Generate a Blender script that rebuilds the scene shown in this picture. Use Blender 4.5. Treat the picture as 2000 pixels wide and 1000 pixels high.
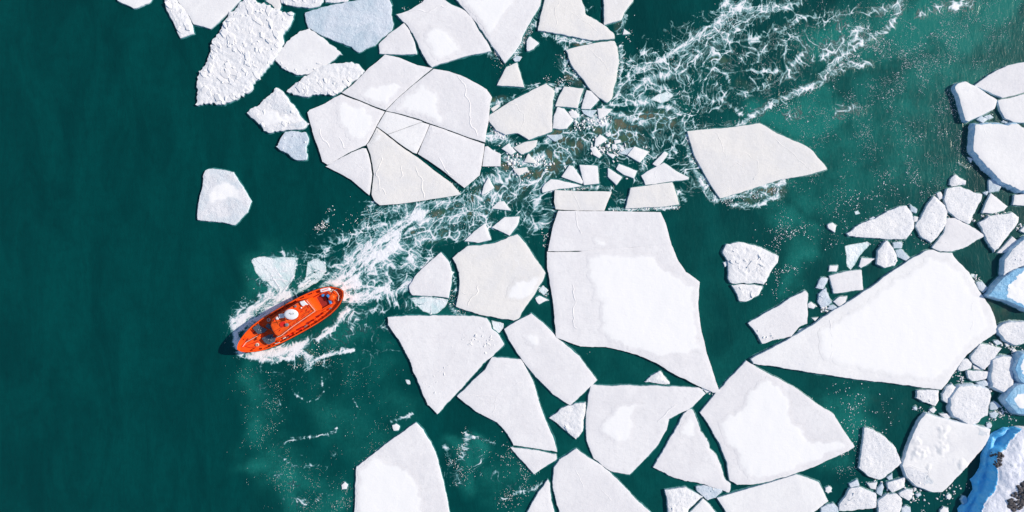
import bpy, math, random
import numpy as np
from mathutils import Vector, Matrix
from mathutils.geometry import delaunay_2d_cdt

for o in list(bpy.data.objects): bpy.data.objects.remove(o)
scene = bpy.context.scene
COL = scene.collection
R = math.radians

# ------------------------------------------------------------------ camera, sky, sun, exposure
CAM_H = 130.0                       # a drone 130 m above the water, looking straight down
cam_d = bpy.data.cameras.new('camera'); cam = bpy.data.objects.new('camera', cam_d); COL.objects.link(cam)
cam.location = (0, 0, CAM_H); cam.rotation_euler = (0, 0, 0)
cam_d.angle = 2 * math.atan(100.0 / CAM_H); cam_d.clip_start = 1.0; cam_d.clip_end = 20000
scene.camera = cam

SUN_EL, SUN_AZ = R(33), R(12)       # azimuth counted from +x (east) towards +y
world = bpy.data.worlds.new('World'); scene.world = world; world.use_nodes = True
wn = world.node_tree.nodes; wl = world.node_tree.links
bg = wn['Background']; sky = wn.new('ShaderNodeTexSky'); sky.sky_type = 'NISHITA'; sky.sun_disc = False
sky.sun_elevation = SUN_EL; sky.sun_rotation = R(90) - SUN_AZ; sky.air_density = 1.0; sky.dust_density = 0.3; sky.ozone_density = 2.5
wl.new(sky.outputs['Color'], bg.inputs['Color']); bg.inputs['Strength'].default_value = 0.15

sun_d = bpy.data.lights.new('sun', 'SUN'); sun_d.energy = 4.9; sun_d.angle = R(0.5); sun_d.color = (1.0, 0.905, 0.78)
sun = bpy.data.objects.new('sun', sun_d); COL.objects.link(sun)
sdir = Vector((math.cos(SUN_EL) * math.cos(SUN_AZ), math.cos(SUN_EL) * math.sin(SUN_AZ), math.sin(SUN_EL)))
sun.rotation_euler = sdir.to_track_quat('Z', 'Y').to_euler(); sun.location = sdir * 200

scene.view_settings.view_transform = 'Standard'; scene.view_settings.look = 'None'
scene.view_settings.exposure = 0.02; scene.view_settings.gamma = 1.0; scene.view_settings.use_curve_mapping = False
scene.render.resolution_x = 1024; scene.render.resolution_y = 512
scene.render.engine = 'CYCLES'

# ------------------------------------------------------------------ helpers
def tag(o, label=None, cat=None, group=None, kind=None):
    if label: o['label'] = label
    if cat: o['category'] = cat
    if group: o['group'] = group
    if kind: o['kind'] = kind
    return o

def link(name, me, parent=None, loc=None):
    o = bpy.data.objects.new(name, me); COL.objects.link(o)
    if parent: o.parent = parent
    if loc is not None: o.location = loc
    return o

def mesh_np(name, V, F, mats, midx=None, smooth=None):
    """V (n,3) array, F list of index tuples"""
    me = bpy.data.meshes.new(name)
    me.from_pydata([tuple(v) for v in V], [], F)
    for m in mats: me.materials.append(m)
    if midx is not None: me.polygons.foreach_set('material_index', np.asarray(midx, dtype=np.int32))
    if smooth is not None: me.polygons.foreach_set('use_smooth', np.asarray(smooth, dtype=bool) if not np.isscalar(smooth) else np.full(len(F), bool(smooth)))
    me.update()
    return me

class MB:
    """collects boxes, prisms and tubes for ONE mesh"""
    def __init__(s): s.v = []; s.f = []
    def add(s, V, F):
        n = len(s.v); s.v += [tuple(p) for p in V]; s.f += [tuple(i + n for i in f) for f in F]; return s
    def box(s, c, d, rz=0, tilt=(0, 0), ch=0.0):
        M = Matrix.Translation(c) @ Matrix.Rotation(rz, 4, 'Z') @ Matrix.Rotation(tilt[0], 4, 'X') @ Matrix.Rotation(tilt[1], 4, 'Y')
        x, y, z = d[0] / 2, d[1] / 2, d[2] / 2
        if ch <= 0:
            V = [(-x, -y, -z), (x, -y, -z), (x, y, -z), (-x, y, -z), (-x, -y, z), (x, -y, z), (x, y, z), (-x, y, z)]
            F = [(3, 2, 1, 0), (4, 5, 6, 7), (0, 1, 5, 4), (1, 2, 6, 5), (2, 3, 7, 6), (3, 0, 4, 7)]
            return s.add([M @ Vector(p) for p in V], F)
        o = [(-x + ch, -y), (x - ch, -y), (x, -y + ch), (x, y - ch), (x - ch, y), (-x + ch, y), (-x, y - ch), (-x, -y + ch)]
        i = [(a * (1 - ch / x), b * (1 - ch / y)) for a, b in o]
        rings = [[(a, b, -z) for a, b in o], [(a, b, z - ch) for a, b in o], [(a, b, z) for a, b in i]]
        return s.rings([[M @ Vector(p) for p in r] for r in rings])
    def rings(s, rings, cap0=True, cap1=True):
        n = len(rings[0]); V = [p for r in rings for p in r]; F = []
        for k in range(len(rings) - 1):
            for i in range(n):
                j = (i + 1) % n; F.append((k * n + i, k * n + j, (k + 1) * n + j, (k + 1) * n + i))
        if cap0: F.append(tuple(reversed(range(n))))
        if cap1: F.append(tuple((len(rings) - 1) * n + i for i in range(n)))
        return s.add(V, F)
    def prism(s, poly, z0, z1, ch=0.0):
        if ch <= 0: return s.rings([[(x, y, z0) for x, y in poly], [(x, y, z1) for x, y in poly]])
        cx = sum(p[0] for p in poly) / len(poly); cy = sum(p[1] for p in poly) / len(poly)
        rr = sum(math.hypot(p[0] - cx, p[1] - cy) for p in poly) / len(poly); k = 1 - ch / rr
        return s.rings([[(x, y, z0) for x, y in poly], [(x, y, z1 - ch) for x, y in poly], [(cx + (x - cx) * k, cy + (y - cy) * k, z1) for x, y in poly]])
    def tube(s, pts, r, n=6):
        pts = [Vector(p) for p in pts]; rings = []
        for i, p in enumerate(pts):
            a = pts[max(i - 1, 0)]; b = pts[min(i + 1, len(pts) - 1)]; d = (b - a).normalized()
            up = Vector((0, 0, 1)) if abs(d.z) < .9 else Vector((1, 0, 0))
            u = d.cross(up).normalized(); w = u.cross(d)
            rings.append([p + (u * math.cos(2 * math.pi * k / n) + w * math.sin(2 * math.pi * k / n)) * r for k in range(n)])
        return s.rings(rings)
    def lathe(s, c, prof, n=20, sx=1, sy=1, rz=0):
        rings = []
        for r, z in prof:
            rings.append([Vector(c) + Matrix.Rotation(rz, 3, 'Z') @ Vector((r * sx * math.cos(2 * math.pi * k / n), r * sy * math.sin(2 * math.pi * k / n), z)) for k in range(n)])
        return s.rings(rings)
    def build(s, name, mat, parent=None, smooth=False):
        me = mesh_np(name, s.v, s.f, [mat], smooth=smooth)
        return link(name, me, parent)

# ------------------------------------------------------------------ node materials
def new_mat(name):
    m = bpy.data.materials.new(name); m.use_nodes = True
    nt = m.node_tree; b = nt.nodes['Principled BSDF']
    return m, nt, b
def N(nt, t, **kw):
    n = nt.nodes.new(t)
    for k, v in kw.items(): setattr(n, k, v)
    return n
def noise(nt, vec, scale, detail=4, rough=.55, dist=0.0):
    n = N(nt, 'ShaderNodeTexNoise'); n.inputs['Scale'].default_value = scale; n.inputs['Detail'].default_value = detail
    n.inputs['Roughness'].default_value = rough; n.inputs['Distortion'].default_value = dist
    nt.links.new(vec, n.inputs['Vector']); return n.outputs['Fac']
def ramp(nt, fac, a, b):
    n = N(nt, 'ShaderNodeMapRange'); n.interpolation_type = 'SMOOTHSTEP'
    n.inputs['From Min'].default_value = a; n.inputs['From Max'].default_value = b
    nt.links.new(fac, n.inputs['Value']); return n.outputs['Result']
def mixc(nt, fac, a, b):
    n = N(nt, 'ShaderNodeMix'); n.data_type = 'RGBA'
    if isinstance(fac, (int, float)): n.inputs[0].default_value = fac
    else: nt.links.new(fac, n.inputs[0])
    for v, i in ((a, 6), (b, 7)):
        if isinstance(v, tuple): n.inputs[i].default_value = (*v, 1)
        else: nt.links.new(v, n.inputs[i])
    return n.outputs[2]
def math_(nt, op, a, b):
    n = N(nt, 'ShaderNodeMath'); n.operation = op
    for v, i in ((a, 0), (b, 1)):
        if isinstance(v, (int, float)): n.inputs[i].default_value = v
        else: nt.links.new(v, n.inputs[i])
    return n.outputs[0]
def attr(nt, name):
    n = N(nt, 'ShaderNodeAttribute'); n.attribute_name = name; return n.outputs['Fac']
def position(nt): return N(nt, 'ShaderNodeNewGeometry').outputs['Position']
def stretch(nt, vec, sc, rz=0):
    n = N(nt, 'ShaderNodeMapping'); n.inputs['Scale'].default_value = sc; n.inputs['Rotation'].default_value = (0, 0, rz)
    nt.links.new(vec, n.inputs['Vector']); return n.outputs['Vector']
def bump(nt, b, h, dist, strength=1.0):
    n = N(nt, 'ShaderNodeBump'); n.inputs['Distance'].default_value = dist; n.inputs['Strength'].default_value = strength
    nt.links.new(h, n.inputs['Height']); nt.links.new(n.outputs['Normal'], b.inputs['Normal'])

STY = {  # surface: main colour, second colour, speckle colour, speckle amount, bump (m)
 'white':    ((0.840, 0.815, 0.788), (0.790, 0.766, 0.750), (0.580, 0.593, 0.649), .10, .008),
 'grey':     ((0.765, 0.736, 0.726), (0.810, 0.781, 0.764), (0.600, 0.593, 0.630), .12, .009),
 'cream':    ((0.800, 0.761, 0.711), (0.755, 0.726, 0.697), (0.600, 0.563, 0.525), .14, .009),
 'rough':    ((0.820, 0.795, 0.774), (0.770, 0.756, 0.750), (0.460, 0.553, 0.649), .34, .020),
 'speck':    ((0.840, 0.815, 0.793), (0.780, 0.766, 0.764), (0.340, 0.395, 0.497), .50, .024),
 'bluegrey': ((.66, .70, .745), (.50, .585, .645), (.36, .47, .55), .40, .030),
 'greyblue': ((0.740, 0.731, 0.735), (0.620, 0.662, 0.688), (0.450, 0.514, 0.592), .30, .030),
 'blueblock':((.20, .46, .68), (.34, .56, .72), (.10, .30, .48), .40, .040),  # blue of the shaded faces put into the base colour
 'sunk':     ((.80, .83, .82), (.58, .72, .715), (.26, .48, .50), .6, .03),
 'wet':      ((.62, .68, .72), (.50, .60, .64), (.40, .52, .56), .30, .030),
 'drift':    ((0.880, 0.855, 0.826), (0.860, 0.835, 0.812), (0.760, 0.761, 0.764), .03, .006),
}
def ice_mat(name, key, drift=False):
    c1, c2, c3, amt, bd = STY[key]
    m, nt, b = new_mat(name); p = position(nt)
    big = ramp(nt, noise(nt, p, .16, 5, .6, .6), .40, .62)
    mid = noise(nt, p, 1.3, 5, .62)
    col = mixc(nt, big, c1, c2)
    # thin veining, and specks that paint in the shade of small pits
    fine = noise(nt, p, 3.6, 4, .7)
    sp = ramp(nt, fine, *((.54, .64) if key in ('speck', 'rough', 'bluegrey') else (.62, .74)))
    col = mixc(nt, math_(nt, 'MULTIPLY', sp, amt), col, c3)
    col = mixc(nt, math_(nt, 'MULTIPLY', ramp(nt, mid, .48, .74), .5), col, tuple(x * .885 for x in c1))
    if key in ('white', 'grey', 'cream', 'greyblue', 'rough'):   # wind-scour lines and healed hairline cracks
        v = math_(nt, 'ABSOLUTE', math_(nt, 'SUBTRACT', noise(nt, p, .22, 3, .5, 1.2), .5), 0)
        ln = math_(nt, 'SUBTRACT', 1.0, ramp(nt, v, .0, .007))
        ln = math_(nt, 'MULTIPLY', ln, ramp(nt, noise(nt, p, .6, 2), .45, .6))
        col = mixc(nt, math_(nt, 'MULTIPLY', ln, .6), col, (.86, .835, .81) if key != 'white' else (.66, .66, .70))
    if drift:
        d1, d2, d3, a2, bd2 = STY['drift']
        e = attr(nt, 'edge')
        e = ramp(nt, math_(nt, 'ADD', e, math_(nt, 'MULTIPLY', math_(nt, 'SUBTRACT', noise(nt, p, .9, 6, .7), .5), .35 if key == 'blueblock' else 1.0)), .16, .52)
        col = mixc(nt, e, col, d1); bd = .005
    if key == 'sunk':   # drowned rim: the teal of the water over the ice
        e = math_(nt, 'ADD', attr(nt, 'edge'), math_(nt, 'MULTIPLY', math_(nt, 'SUBTRACT', noise(nt, p, .9, 5, .7), .5), 1.1))
        col = mixc(nt, ramp(nt, e, -.32, .22), (.06, .25, .24), col)
    nt.links.new(col, b.inputs['Base Color'])
    b.inputs['Roughness'].default_value = .35 if key == 'sunk' else (.55 if key in ('bluegrey', 'blueblock', 'wet') else .82)
    b.inputs['Specular IOR Level'].default_value = .25
    h = math_(nt, 'ADD', math_(nt, 'MULTIPLY', noise(nt, p, 1.4, 6, .6, .4), 2.2), math_(nt, 'MULTIPLY', noise(nt, p, 6.0, 3, .6), .45))
    if key not in ('sunk', 'wet'):   # wind-packed ripples
        h = math_(nt, 'ADD', h, math_(nt, 'MULTIPLY', noise(nt, stretch(nt, p, (.55, 2.0, 1), R(38)), 1.0, 4, .6, .3), 1.6))
    bump(nt, b, h, bd * 2.2)
    return m
ICE = {k: ice_mat('ice_' + k, k) for k in STY if k != 'drift'}
DRIFT = {k: ice_mat('snow_on_' + k, k, True) for k in ('white', 'grey', 'cream', 'rough', 'greyblue', 'blueblock')}
def side_mat(name, c1, c2):
    m, nt, b = new_mat(name); p = position(nt)
    col = mixc(nt, ramp(nt, noise(nt, p, 1.6, 5, .65), .35, .65), c1, c2)
    nt.links.new(col, b.inputs['Base Color']); b.inputs['Roughness'].default_value = .4
    bump(nt, b, noise(nt, p, 3.0, 5, .65), .08)
    return m
LEDGE = side_mat('submerged_ledge', (.006, .10, .098), (.03, .19, .18))
SIDE = side_mat('ice_side', (.50, .60, .66), (.62, .68, .74))
SIDE_BLUE = side_mat('ice_side_blue', (.30, .50, .66), (.55, .68, .78))

def paint(name, col, rough=.45, spec=.4, var=.12, bumpd=0.0, wear=None, metal=0):
    m, nt, b = new_mat(name); p = N(nt, 'ShaderNodeTexCoord').outputs['Object']
    f = noise(nt, p, 1.1, 5, .65)
    c = mixc(nt, ramp(nt, f, .3, .7), tuple(x * (1 - var) for x in col), tuple(min(1, x * (1 + var)) for x in col))
    if wear: c = mixc(nt, math_(nt, 'MULTIPLY', ramp(nt, noise(nt, p, 4.5, 4, .7), .60, .70), .55), c, wear)
    nt.links.new(c, b.inputs['Base Color']); b.inputs['Roughness'].default_value = rough; b.inputs['Specular IOR Level'].default_value = spec
    b.inputs['Metallic'].default_value = metal
    if bumpd: bump(nt, b, noise(nt, p, 9, 3), bumpd)
    return m
# ------------------------------------------------------------------ numpy noise
def _hash(ix, iy, seed):
    h = (ix.astype(np.int64) * 374761393 + iy.astype(np.int64) * 668265263 + seed * 1274126177) & 0x7fffffff
    h = ((h ^ (h >> 13)) * 1103515245) & 0x7fffffff
    h = ((h ^ (h >> 16)) * 69069 + 12345) & 0x7fffffff
    h = h ^ (h >> 11)
    return (h & 0xffffff) / float(0xffffff)

def vnoise(x, y, seed=0):
    ix = np.floor(x); iy = np.floor(y)
    fx = x - ix; fy = y - iy
    fx = fx * fx * fx * (fx * (fx * 6 - 15) + 10); fy = fy * fy * fy * (fy * (fy * 6 - 15) + 10)
    a = _hash(ix, iy, seed); b = _hash(ix + 1, iy, seed)
    c = _hash(ix, iy + 1, seed); d = _hash(ix + 1, iy + 1, seed)
    return (a + (b - a) * fx) * (1 - fy) + (c + (d - c) * fx) * fy

def fbm(x, y, seed=0, octv=4):
    s = np.zeros(np.shape(x)); amp = 0.5; tot = 0
    for o in range(octv):
        a = .6 + .9 * o + .31 * seed; ca, sa = np.cos(a), np.sin(a)
        s = s + amp * vnoise((x * ca - y * sa) * 2 ** o + 17.3 * o, (x * sa + y * ca) * 2 ** o - 9.1 * o, seed + o); tot += amp; amp *= 0.5
    return s / tot

def worley(x, y, seed=0):
    ix = np.floor(x); iy = np.floor(y)
    f1 = np.full(x.shape, 9.0); f2 = np.full(x.shape, 9.0)
    for dx in (-1, 0, 1):
        for dy in (-1, 0, 1):
            cx = ix + dx; cy = iy + dy
            px = cx + _hash(cx, cy, seed); py = cy + _hash(cx, cy, seed + 77)
            d = np.sqrt((px - x) ** 2 + (py - y) ** 2)
            m = d < f1
            f2 = np.where(m, f1, np.minimum(f2, d)); f1 = np.where(m, d, f1)
    return f1, f2

def sstep(a, b, x):
    t = np.clip((x - a) / (b - a), 0, 1)
    return t * t * (3 - 2 * t)

# ------------------------------------------------------------------ the wake: where the foam lies (decimetres, x right, y down from the north-west corner of the sheet)
def stroke(F, X, Y, pts, w, v, pw=2.0):
    pts = [(float(a), float(b)) for a, b in pts]
    xs = [p[0] for p in pts]; ys = [p[1] for p in pts]; m = w * 2.6 + 2
    step = X[0, 1] - X[0, 0]; x00 = X[0, 0]; y00 = Y[0, 0]
    i0 = max(int((min(xs) - m - x00) / step), 0); i1 = min(int((max(xs) + m - x00) / step) + 2, X.shape[1])
    j0 = max(int((min(ys) - m - y00) / step), 0); j1 = min(int((max(ys) + m - y00) / step) + 2, X.shape[0])
    if i1 <= i0 or j1 <= j0: return
    x = X[j0:j1, i0:i1]; y = Y[j0:j1, i0:i1]
    d = np.full(x.shape, 1e9)
    if len(pts) == 1: d = (x - pts[0][0]) ** 2 + (y - pts[0][1]) ** 2
    for (ax, ay), (bx, by) in zip(pts[:-1], pts[1:]):
        L = (bx - ax) ** 2 + (by - ay) ** 2 + 1e-9
        t = np.clip(((x - ax) * (bx - ax) + (y - ay) * (by - ay)) / L, 0, 1)
        d = np.minimum(d, (x - ax - t * (bx - ax)) ** 2 + (y - ay - t * (by - ay)) ** 2)
    g = v * np.exp(-(np.sqrt(d) / w) ** pw)
    F[j0:j1, i0:i1] = np.maximum(F[j0:j1, i0:i1], g)

def P(s):
    return [tuple(float(c) for c in p.split(',')) for p in s.split()]

# soft strokes: path, half width, cover
COVER = [
 # thin webs over the whole churned track
 ("660,520 760,460 860,440 960,400 1060,380", 62, .47), ("980,330 1060,320 1140,280 1220,270 1320,280", 60, .44), ("1220,170 1320,140 1420,120 1540,80", 58, .43), ("1330,200 1460,170 1560,110 1680,60", 48, .40), ("520,560 640,540 700,600", 34, .40), ("1240,230 1330,230 1350,320", 40, .45), ("560,720 700,690 760,640", 50, .22), ("1280,110 1380,60 1500,20", 34, .5),
 # screw wake behind the boat
 ("665,560 700,520 760,465 820,420", 30, .86), ("690,585 740,570 800,555", 22, .80), ("650,545 690,500 740,440", 22, .74),
 ("720,540 790,480 880,430 960,390", 42, .62), ("700,560 770,520 830,500", 30, .64), ("745,415 800,405 880,398", 20, .66),
 ("700,480 715,420 735,395", 16, .62), ("720,430 760,410 830,400", 22, .58), ("820,440 900,455 950,430", 30, .55),
 ("900,400 960,385 1040,360 1060,420", 36, .54), ("1020,420 1050,440 1075,420", 24, .60), ("640,540 600,510 560,500", 16, .52),
 ("610,505 640,480 700,455", 18, .50), ("680,620 740,600 790,590", 22, .50), ("700,640 760,640", 16, .40), ("660,660 690,640", 14, .46),
 # bow wave
 ("456,636 461,655 463,674 472,692", 9, .95), ("455,628 470,615 500,590 540,572", 16, .78), ("486,696 530,704 570,700", 9, .86), ("470,640 500,622 540,602", 14, .95), ("510,690 560,684 590,672", 9, .98),
 ("668,572 700,540 735,505 770,480", 18, .95), ("675,580 720,572 770,562", 14, .90), ("655,552 690,515 720,480", 14, .90),
 ("468,632 490,605 530,590 560,580", 24, .92), ("480,620 520,612 545,600", 18, .90), ("545,575 575,590", 16, .62), ("480,640 476,665", 8, .8),
 ("500,692 540,690 575,680 600,668", 14, .95), ("545,690 590,688 605,700 600,716", 12, .84), ("600,712 625,698 650,690 690,684", 6, .92),
 ("620,662 650,640 680,605", 10, .82), ("585,672 610,660 640,655", 12, .62), ("640,650 690,690 660,640", 14, .34),
 # foam washed over the beset ice
 ("500,506 525,530 545,560 550,576", 3.0, .9), ("530,504 538,525 548,540 560,560", 2.5, .86), ("497,520 530,530 570,528", 2.5, .82), ("580,506 574,538 560,562 548,578", 4, .98), ("520,548 545,545 565,550", 3, .85), ("600,540 618,528 636,530", 3, .9), ("585,560 610,545 630,545", 5, .9), ("604,512 620,506 634,514", 3, .9), ("812,596 840,590 842,612", 2.5, .9), ("805,583 840,580 874,587", 3, .8),
 ("495,508 530,502 580,505 640,500", 7, .62), ("515,550 545,575 575,570", 8, .62), ("580,505 575,540 560,570", 5, .70), ("590,555 620,545 645,535", 10, .62),
 ("605,575 640,555", 12, .66),
 # broken channel between the floes
 ("970,350 1010,335 1050,320", 26, .60), ("950,270 985,275 1020,290", 18, .60), ("955,205 975,200 1000,190", 10, .66), ("955,230 960,255 985,268", 8, .74),
 ("960,300 975,330 950,350", 16, .54), ("925,360 950,350", 14, .6), ("990,310 1040,320 1060,300", 16, .70), ("1040,290 1075,270 1110,262", 14, .60),
 ("1130,235 1165,235 1190,240", 16, .74), ("1115,260 1160,255", 14, .48), ("1075,230 1085,180 1100,160", 8, .52), ("1140,170 1130,215", 7, .58),
 ("1140,250 1170,270 1180,300", 20, .50), ("1200,275 1215,295 1240,285", 14, .46), ("1060,340 1090,330 1130,315", 18, .44), ("1150,300 1190,320 1240,340", 24, .40),
 ("1195,375 1215,390 1230,400", 14, .44), ("1255,330 1260,310 1285,300", 12, .58), ("1090,370 1160,366 1200,368", 6, .5), ("1190,408 1240,410 1320,405", 5, .72), ("1320,370 1335,390", 7, .5),
 ("1195,205 1240,200 1300,205 1335,225 1330,260", 9, .66), ("1180,215 1200,225 1225,232 1260,240", 14, .72), ("1210,200 1250,175 1310,170", 18, .54),
 ("1260,215 1320,210 1330,250 1300,290", 20, .44), ("1330,250 1345,290 1370,350", 22, .58), ("1300,300 1330,320 1350,360", 20, .46),
 ("1345,250 1400,245 1440,240", 8, .5),
 # around the northern floes
 ("1065,68 1090,72 1110,78 1150,82", 9, .64), ("1095,80 1105,95", 10, .5), ("1100,110 1105,135 1125,150", 14, .58), ("1085,160 1120,160", 10, .44), ("1212,90 1215,130 1205,190", 7, .70),
 ("1150,10 1165,25", 14, .46), ("1222,30 1215,55 1205,65", 7, .56), ("945,62 965,90 975,110", 5, .66), ("955,105 975,115", 7, .56), ("1050,30 1030,70 1005,110", 9, .50), ("1020,180 1050,165", 8, .46),
 ("1075,165 1085,165", 6, .5),
 # old track towards the north-east
 ("1205,175 1250,135 1300,115 1360,75 1420,35 1450,5 1460,-20", 17, .66), ("1215,165 1250,138 1300,112 1362,70 1425,28 1455,0", 8, .74), ("1215,150 1230,120 1260,100", 10, .5), ("1210,190 1260,160 1330,140", 20, .62), ("1280,130 1330,120 1390,95 1440,60", 26, .54),
 ("1420,10 1480,20 1530,15 1560,0", 16, .64), ("1440,70 1500,70 1560,50", 20, .42), ("1440,80 1480,75 1530,60 1560,40", 6, .58), ("1350,90 1360,130 1400,150", 16, .46), ("1370,100 1375,130 1420,145 1425,165", 5, .66),
 ("1260,200 1330,140", 12, .4), ("1480,120 1510,140 1500,180", 16, .40), ("1550,60 1590,50 1640,30", 12, .46), ("1530,150 1560,110 1580,100", 10, .56),
 ("1440,250 1470,225 1520,195 1560,178 1600,160", 10, .66), ("1600,150 1640,112 1690,80 1740,50 1760,0", 10, .62), ("1600,110 1640,100 1680,60", 10, .52), ("1610,150 1650,130 1700,125", 12, .52), ("1660,70 1680,50 1660,90", 10, .62), ("1720,20 1760,10", 12, .58), ("1800,25 1850,10 1900,8", 14, .48),
 ("1450,180 1490,170 1500,150", 8, .64), ("1470,140 1500,150 1520,130", 7, .52), ("1400,190 1430,210 1450,225", 7, .56), ("1370,170 1380,200", 8, .48),
 ("1520,190 1560,215 1540,225", 16, .46), ("1640,215 1680,215", 18, .40), ("1500,260 1560,280", 10, .34),
 ("1560,35 1600,30 1660,25 1700,20", 18, .42), ("1570,90 1600,95", 14, .4), ("1530,110 1540,150 1500,170", 10, .48), ("1300,60 1330,80", 8, .3),
 # the big eastern floe washed by the wake
 ("1345,300 1360,340 1385,380 1400,390", 9, .76), ("1410,388 1450,380 1490,365 1530,358", 10, .72), ("1430,400 1480,402 1520,380", 8, .74), ("1480,380 1515,372", 18, .60), ("1560,345 1600,340", 5, .4),
 # slicks and eddies to the south
 ("912,850 905,880 895,905 893,940", 13, .55), ("910,852 940,856 965,866", 4, .62), ("935,880 940,900 930,915", 10, .34), ("870,870 880,895", 8, .38), ("965,985 1000,965 1040,955 1060,942", 6, .56), ("875,930 960,920 1010,950", 16, .26),
 ("765,822 790,815 805,808", 5, .60), ("1140,590 1135,600", 3, .3), ("880,598 892,612 905,616", 7, .60), ("878,515 890,560 885,595", 6, .50), ("1052,560 1066,575", 6, .5),
 ("535,872 560,856 620,852 650,843 658,836 655,845 640,848 560,862 545,875", 3, .52), ("533,865 545,890 570,908", 3, .46), ("575,770 600,785 620,780 632,765 628,740 632,715", 2.5, .50),
 ("630,715 640,690", 3, .50), ("570,760 580,775", 2.5, .5), ("690,780 700,800 695,815", 2.5, .46), ("645,690 700,720 720,760", 10, .22), ("545,930 590,950", 10, .26), ("560,975 600,985 640,965", 14, .34), ("500,740 530,760 540,800", 26, .22), ("560,900 620,910 660,880", 14, .24),
 ("620,455 640,430 650,405", 7, .36), ("1890,330 1872,318", 3, .5),
]
# milky, aerated water: path, half width, strength
MILK = [
 ("1080,560 1450,650 1200,880", 240, .24), ("1450,560 1700,700", 170, .24), ("1600,300 1750,500", 160, .28),
 ("680,570 780,490 900,420", 50, .5), ("500,640 560,660 700,640", 40, .5), ("505,720 530,780 515,860", 30, .5), ("550,900 600,960 640,990", 48, .6),
 ("630,780 700,860 760,900", 60, .35), ("900,880 905,940", 26, .8), ("940,930 1010,960", 40, .45), ("700,700 760,760 800,800", 40, .35),
 ("1480,210 1540,220 1660,225", 32, .85), ("1640,110 1760,60 1850,30 1960,20", 55, .9), ("1500,300 1620,260 1800,220 1850,120", 90, .55), ("1560,380 1700,360 1820,320", 60, .45),
 ("1500,440 1560,470 1540,560", 30, .55), ("1640,800 1700,800 1680,830", 40, .6), ("1600,900 1660,900", 26, .5), ("1740,40 1900,100", 90, .5), ("1900,800 1960,815", 30, .4),
 ("1420,150 1350,200", 60, .2), ("1100,720 1200,740", 50, .12), ("820,430 760,440", 60, .25), ("1260,210 1330,200", 40, .3), ("1000,140 1060,130", 60, .12), ("1480,640 1420,680", 60, .10),
 ("520,545 600,540", 40, .5), ("840,590 870,600", 22, .4),
]
# stirred-up mud: path, half width, strength
SILT = [
 ("680,572 720,530 780,480 830,440", 8, .75), ("820,440 860,425 920,410 960,395", 20, .75), ("950,388 1010,350 1060,320 1100,295", 30, .95), ("1090,290 1130,270", 18, .7), ("1175,250 1240,235 1300,235", 20, .95),
 ("1190,270 1230,275", 22, .8), ("1130,85 1150,82", 10, .95), ("1470,382 1510,374", 20, 1.1), ("1110,150 1125,160", 12, .6), ("955,203 985,198", 9, .8), ("1015,340 1040,328", 18, .95), ("985,330 1000,320", 14, .9),
 ("1070,255 1100,258", 16, .8), ("575,685 600,690", 14, .7), ("1200,60 1215,45", 9, .5), ("1385,70 1400,66", 8, .4), ("1395,120 1415,125", 8, .7), ("1860,560 1960,620", 40, .35), ("1700,780 1760,790", 60, .15), ("1225,400 1235,390", 8, .8),
 ("880,450 840,470", 14, .5), ("1440,160 1460,170", 10,.3), ("470,760 480,800", 10, .1),
]

def field(lst, X, Y):
    F = np.zeros(X.shape)
    for s, w, v in lst: stroke(F, X, Y, P(s), w, v)
    return F

def foam_field(X, Y):
    """foam thickness 0..1 at points X, Y (decimetres)"""
    wx = (fbm(X / 70, Y / 70, 3, 2) - .5) * 46 + (fbm(X / 18, Y / 18, 5, 2) - .5) * 13
    wy = (fbm(X / 70, Y / 70, 8, 2) - .5) * 46 + (fbm(X / 18, Y / 18, 11, 2) - .5) * 13
    C = field(COVER, X, Y)
    Cw = np.minimum(C, .93) * (0.62 + 0.74 * fbm(X / 22, Y / 22, 21, 5))          # cover wanders
    xa, ya = X + wx, Y + wy
    f1, f2 = worley(xa / 34, ya / 34, 31); l1 = 1 - sstep(0.0, .11, f2 - f1)
    f1, f2 = worley(xa / 15 + 3, ya / 15, 37); l2 = 1 - sstep(0.0, .17, f2 - f1)
    f1, f2 = worley(xa / 7 + 3, ya / 7, 39); l3 = 1 - sstep(0.0, .30, f2 - f1)
    g1, g2 = worley(X / 3.6, Y / 3.6, 47); l4 = 1 - sstep(0.0, .5, g2 - g1)
    n1 = fbm(X / 15, Y / 15, 41, 4); n2 = fbm(X / 2.4, Y / 2.4, 43, 2)
    dense = sstep(.55, .85, C); ua, va = X * .78 - Y * .62 + wx * .3, X * .62 + Y * .78 + wy * .3; n3 = fbm(ua / 22, va / 5.5, 49, 4)
    pat = .42 * l1 * (0.35 + 1.0 * n1) + .34 * l2 * (0.20 + 1.3 * n1) + .20 * l3 * (.1 + 1.4 * n1) + .08 * l4 + .40 * n1 + .12 * n2
    pat = pat * (1 - .65 * dense) + dense * (1.25 * n3 - .50 + .14 * l3 + .08 * l2 + .10 * l4 + .10 * n2)
    f = Cw * 1.15 + pat - .88
    f = f * (.45 + .55 * sstep(.05, .45, C))
    f = np.where(C < .05, -1, f)
    return np.clip(f * 1.45, 0, 1), C
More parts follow.
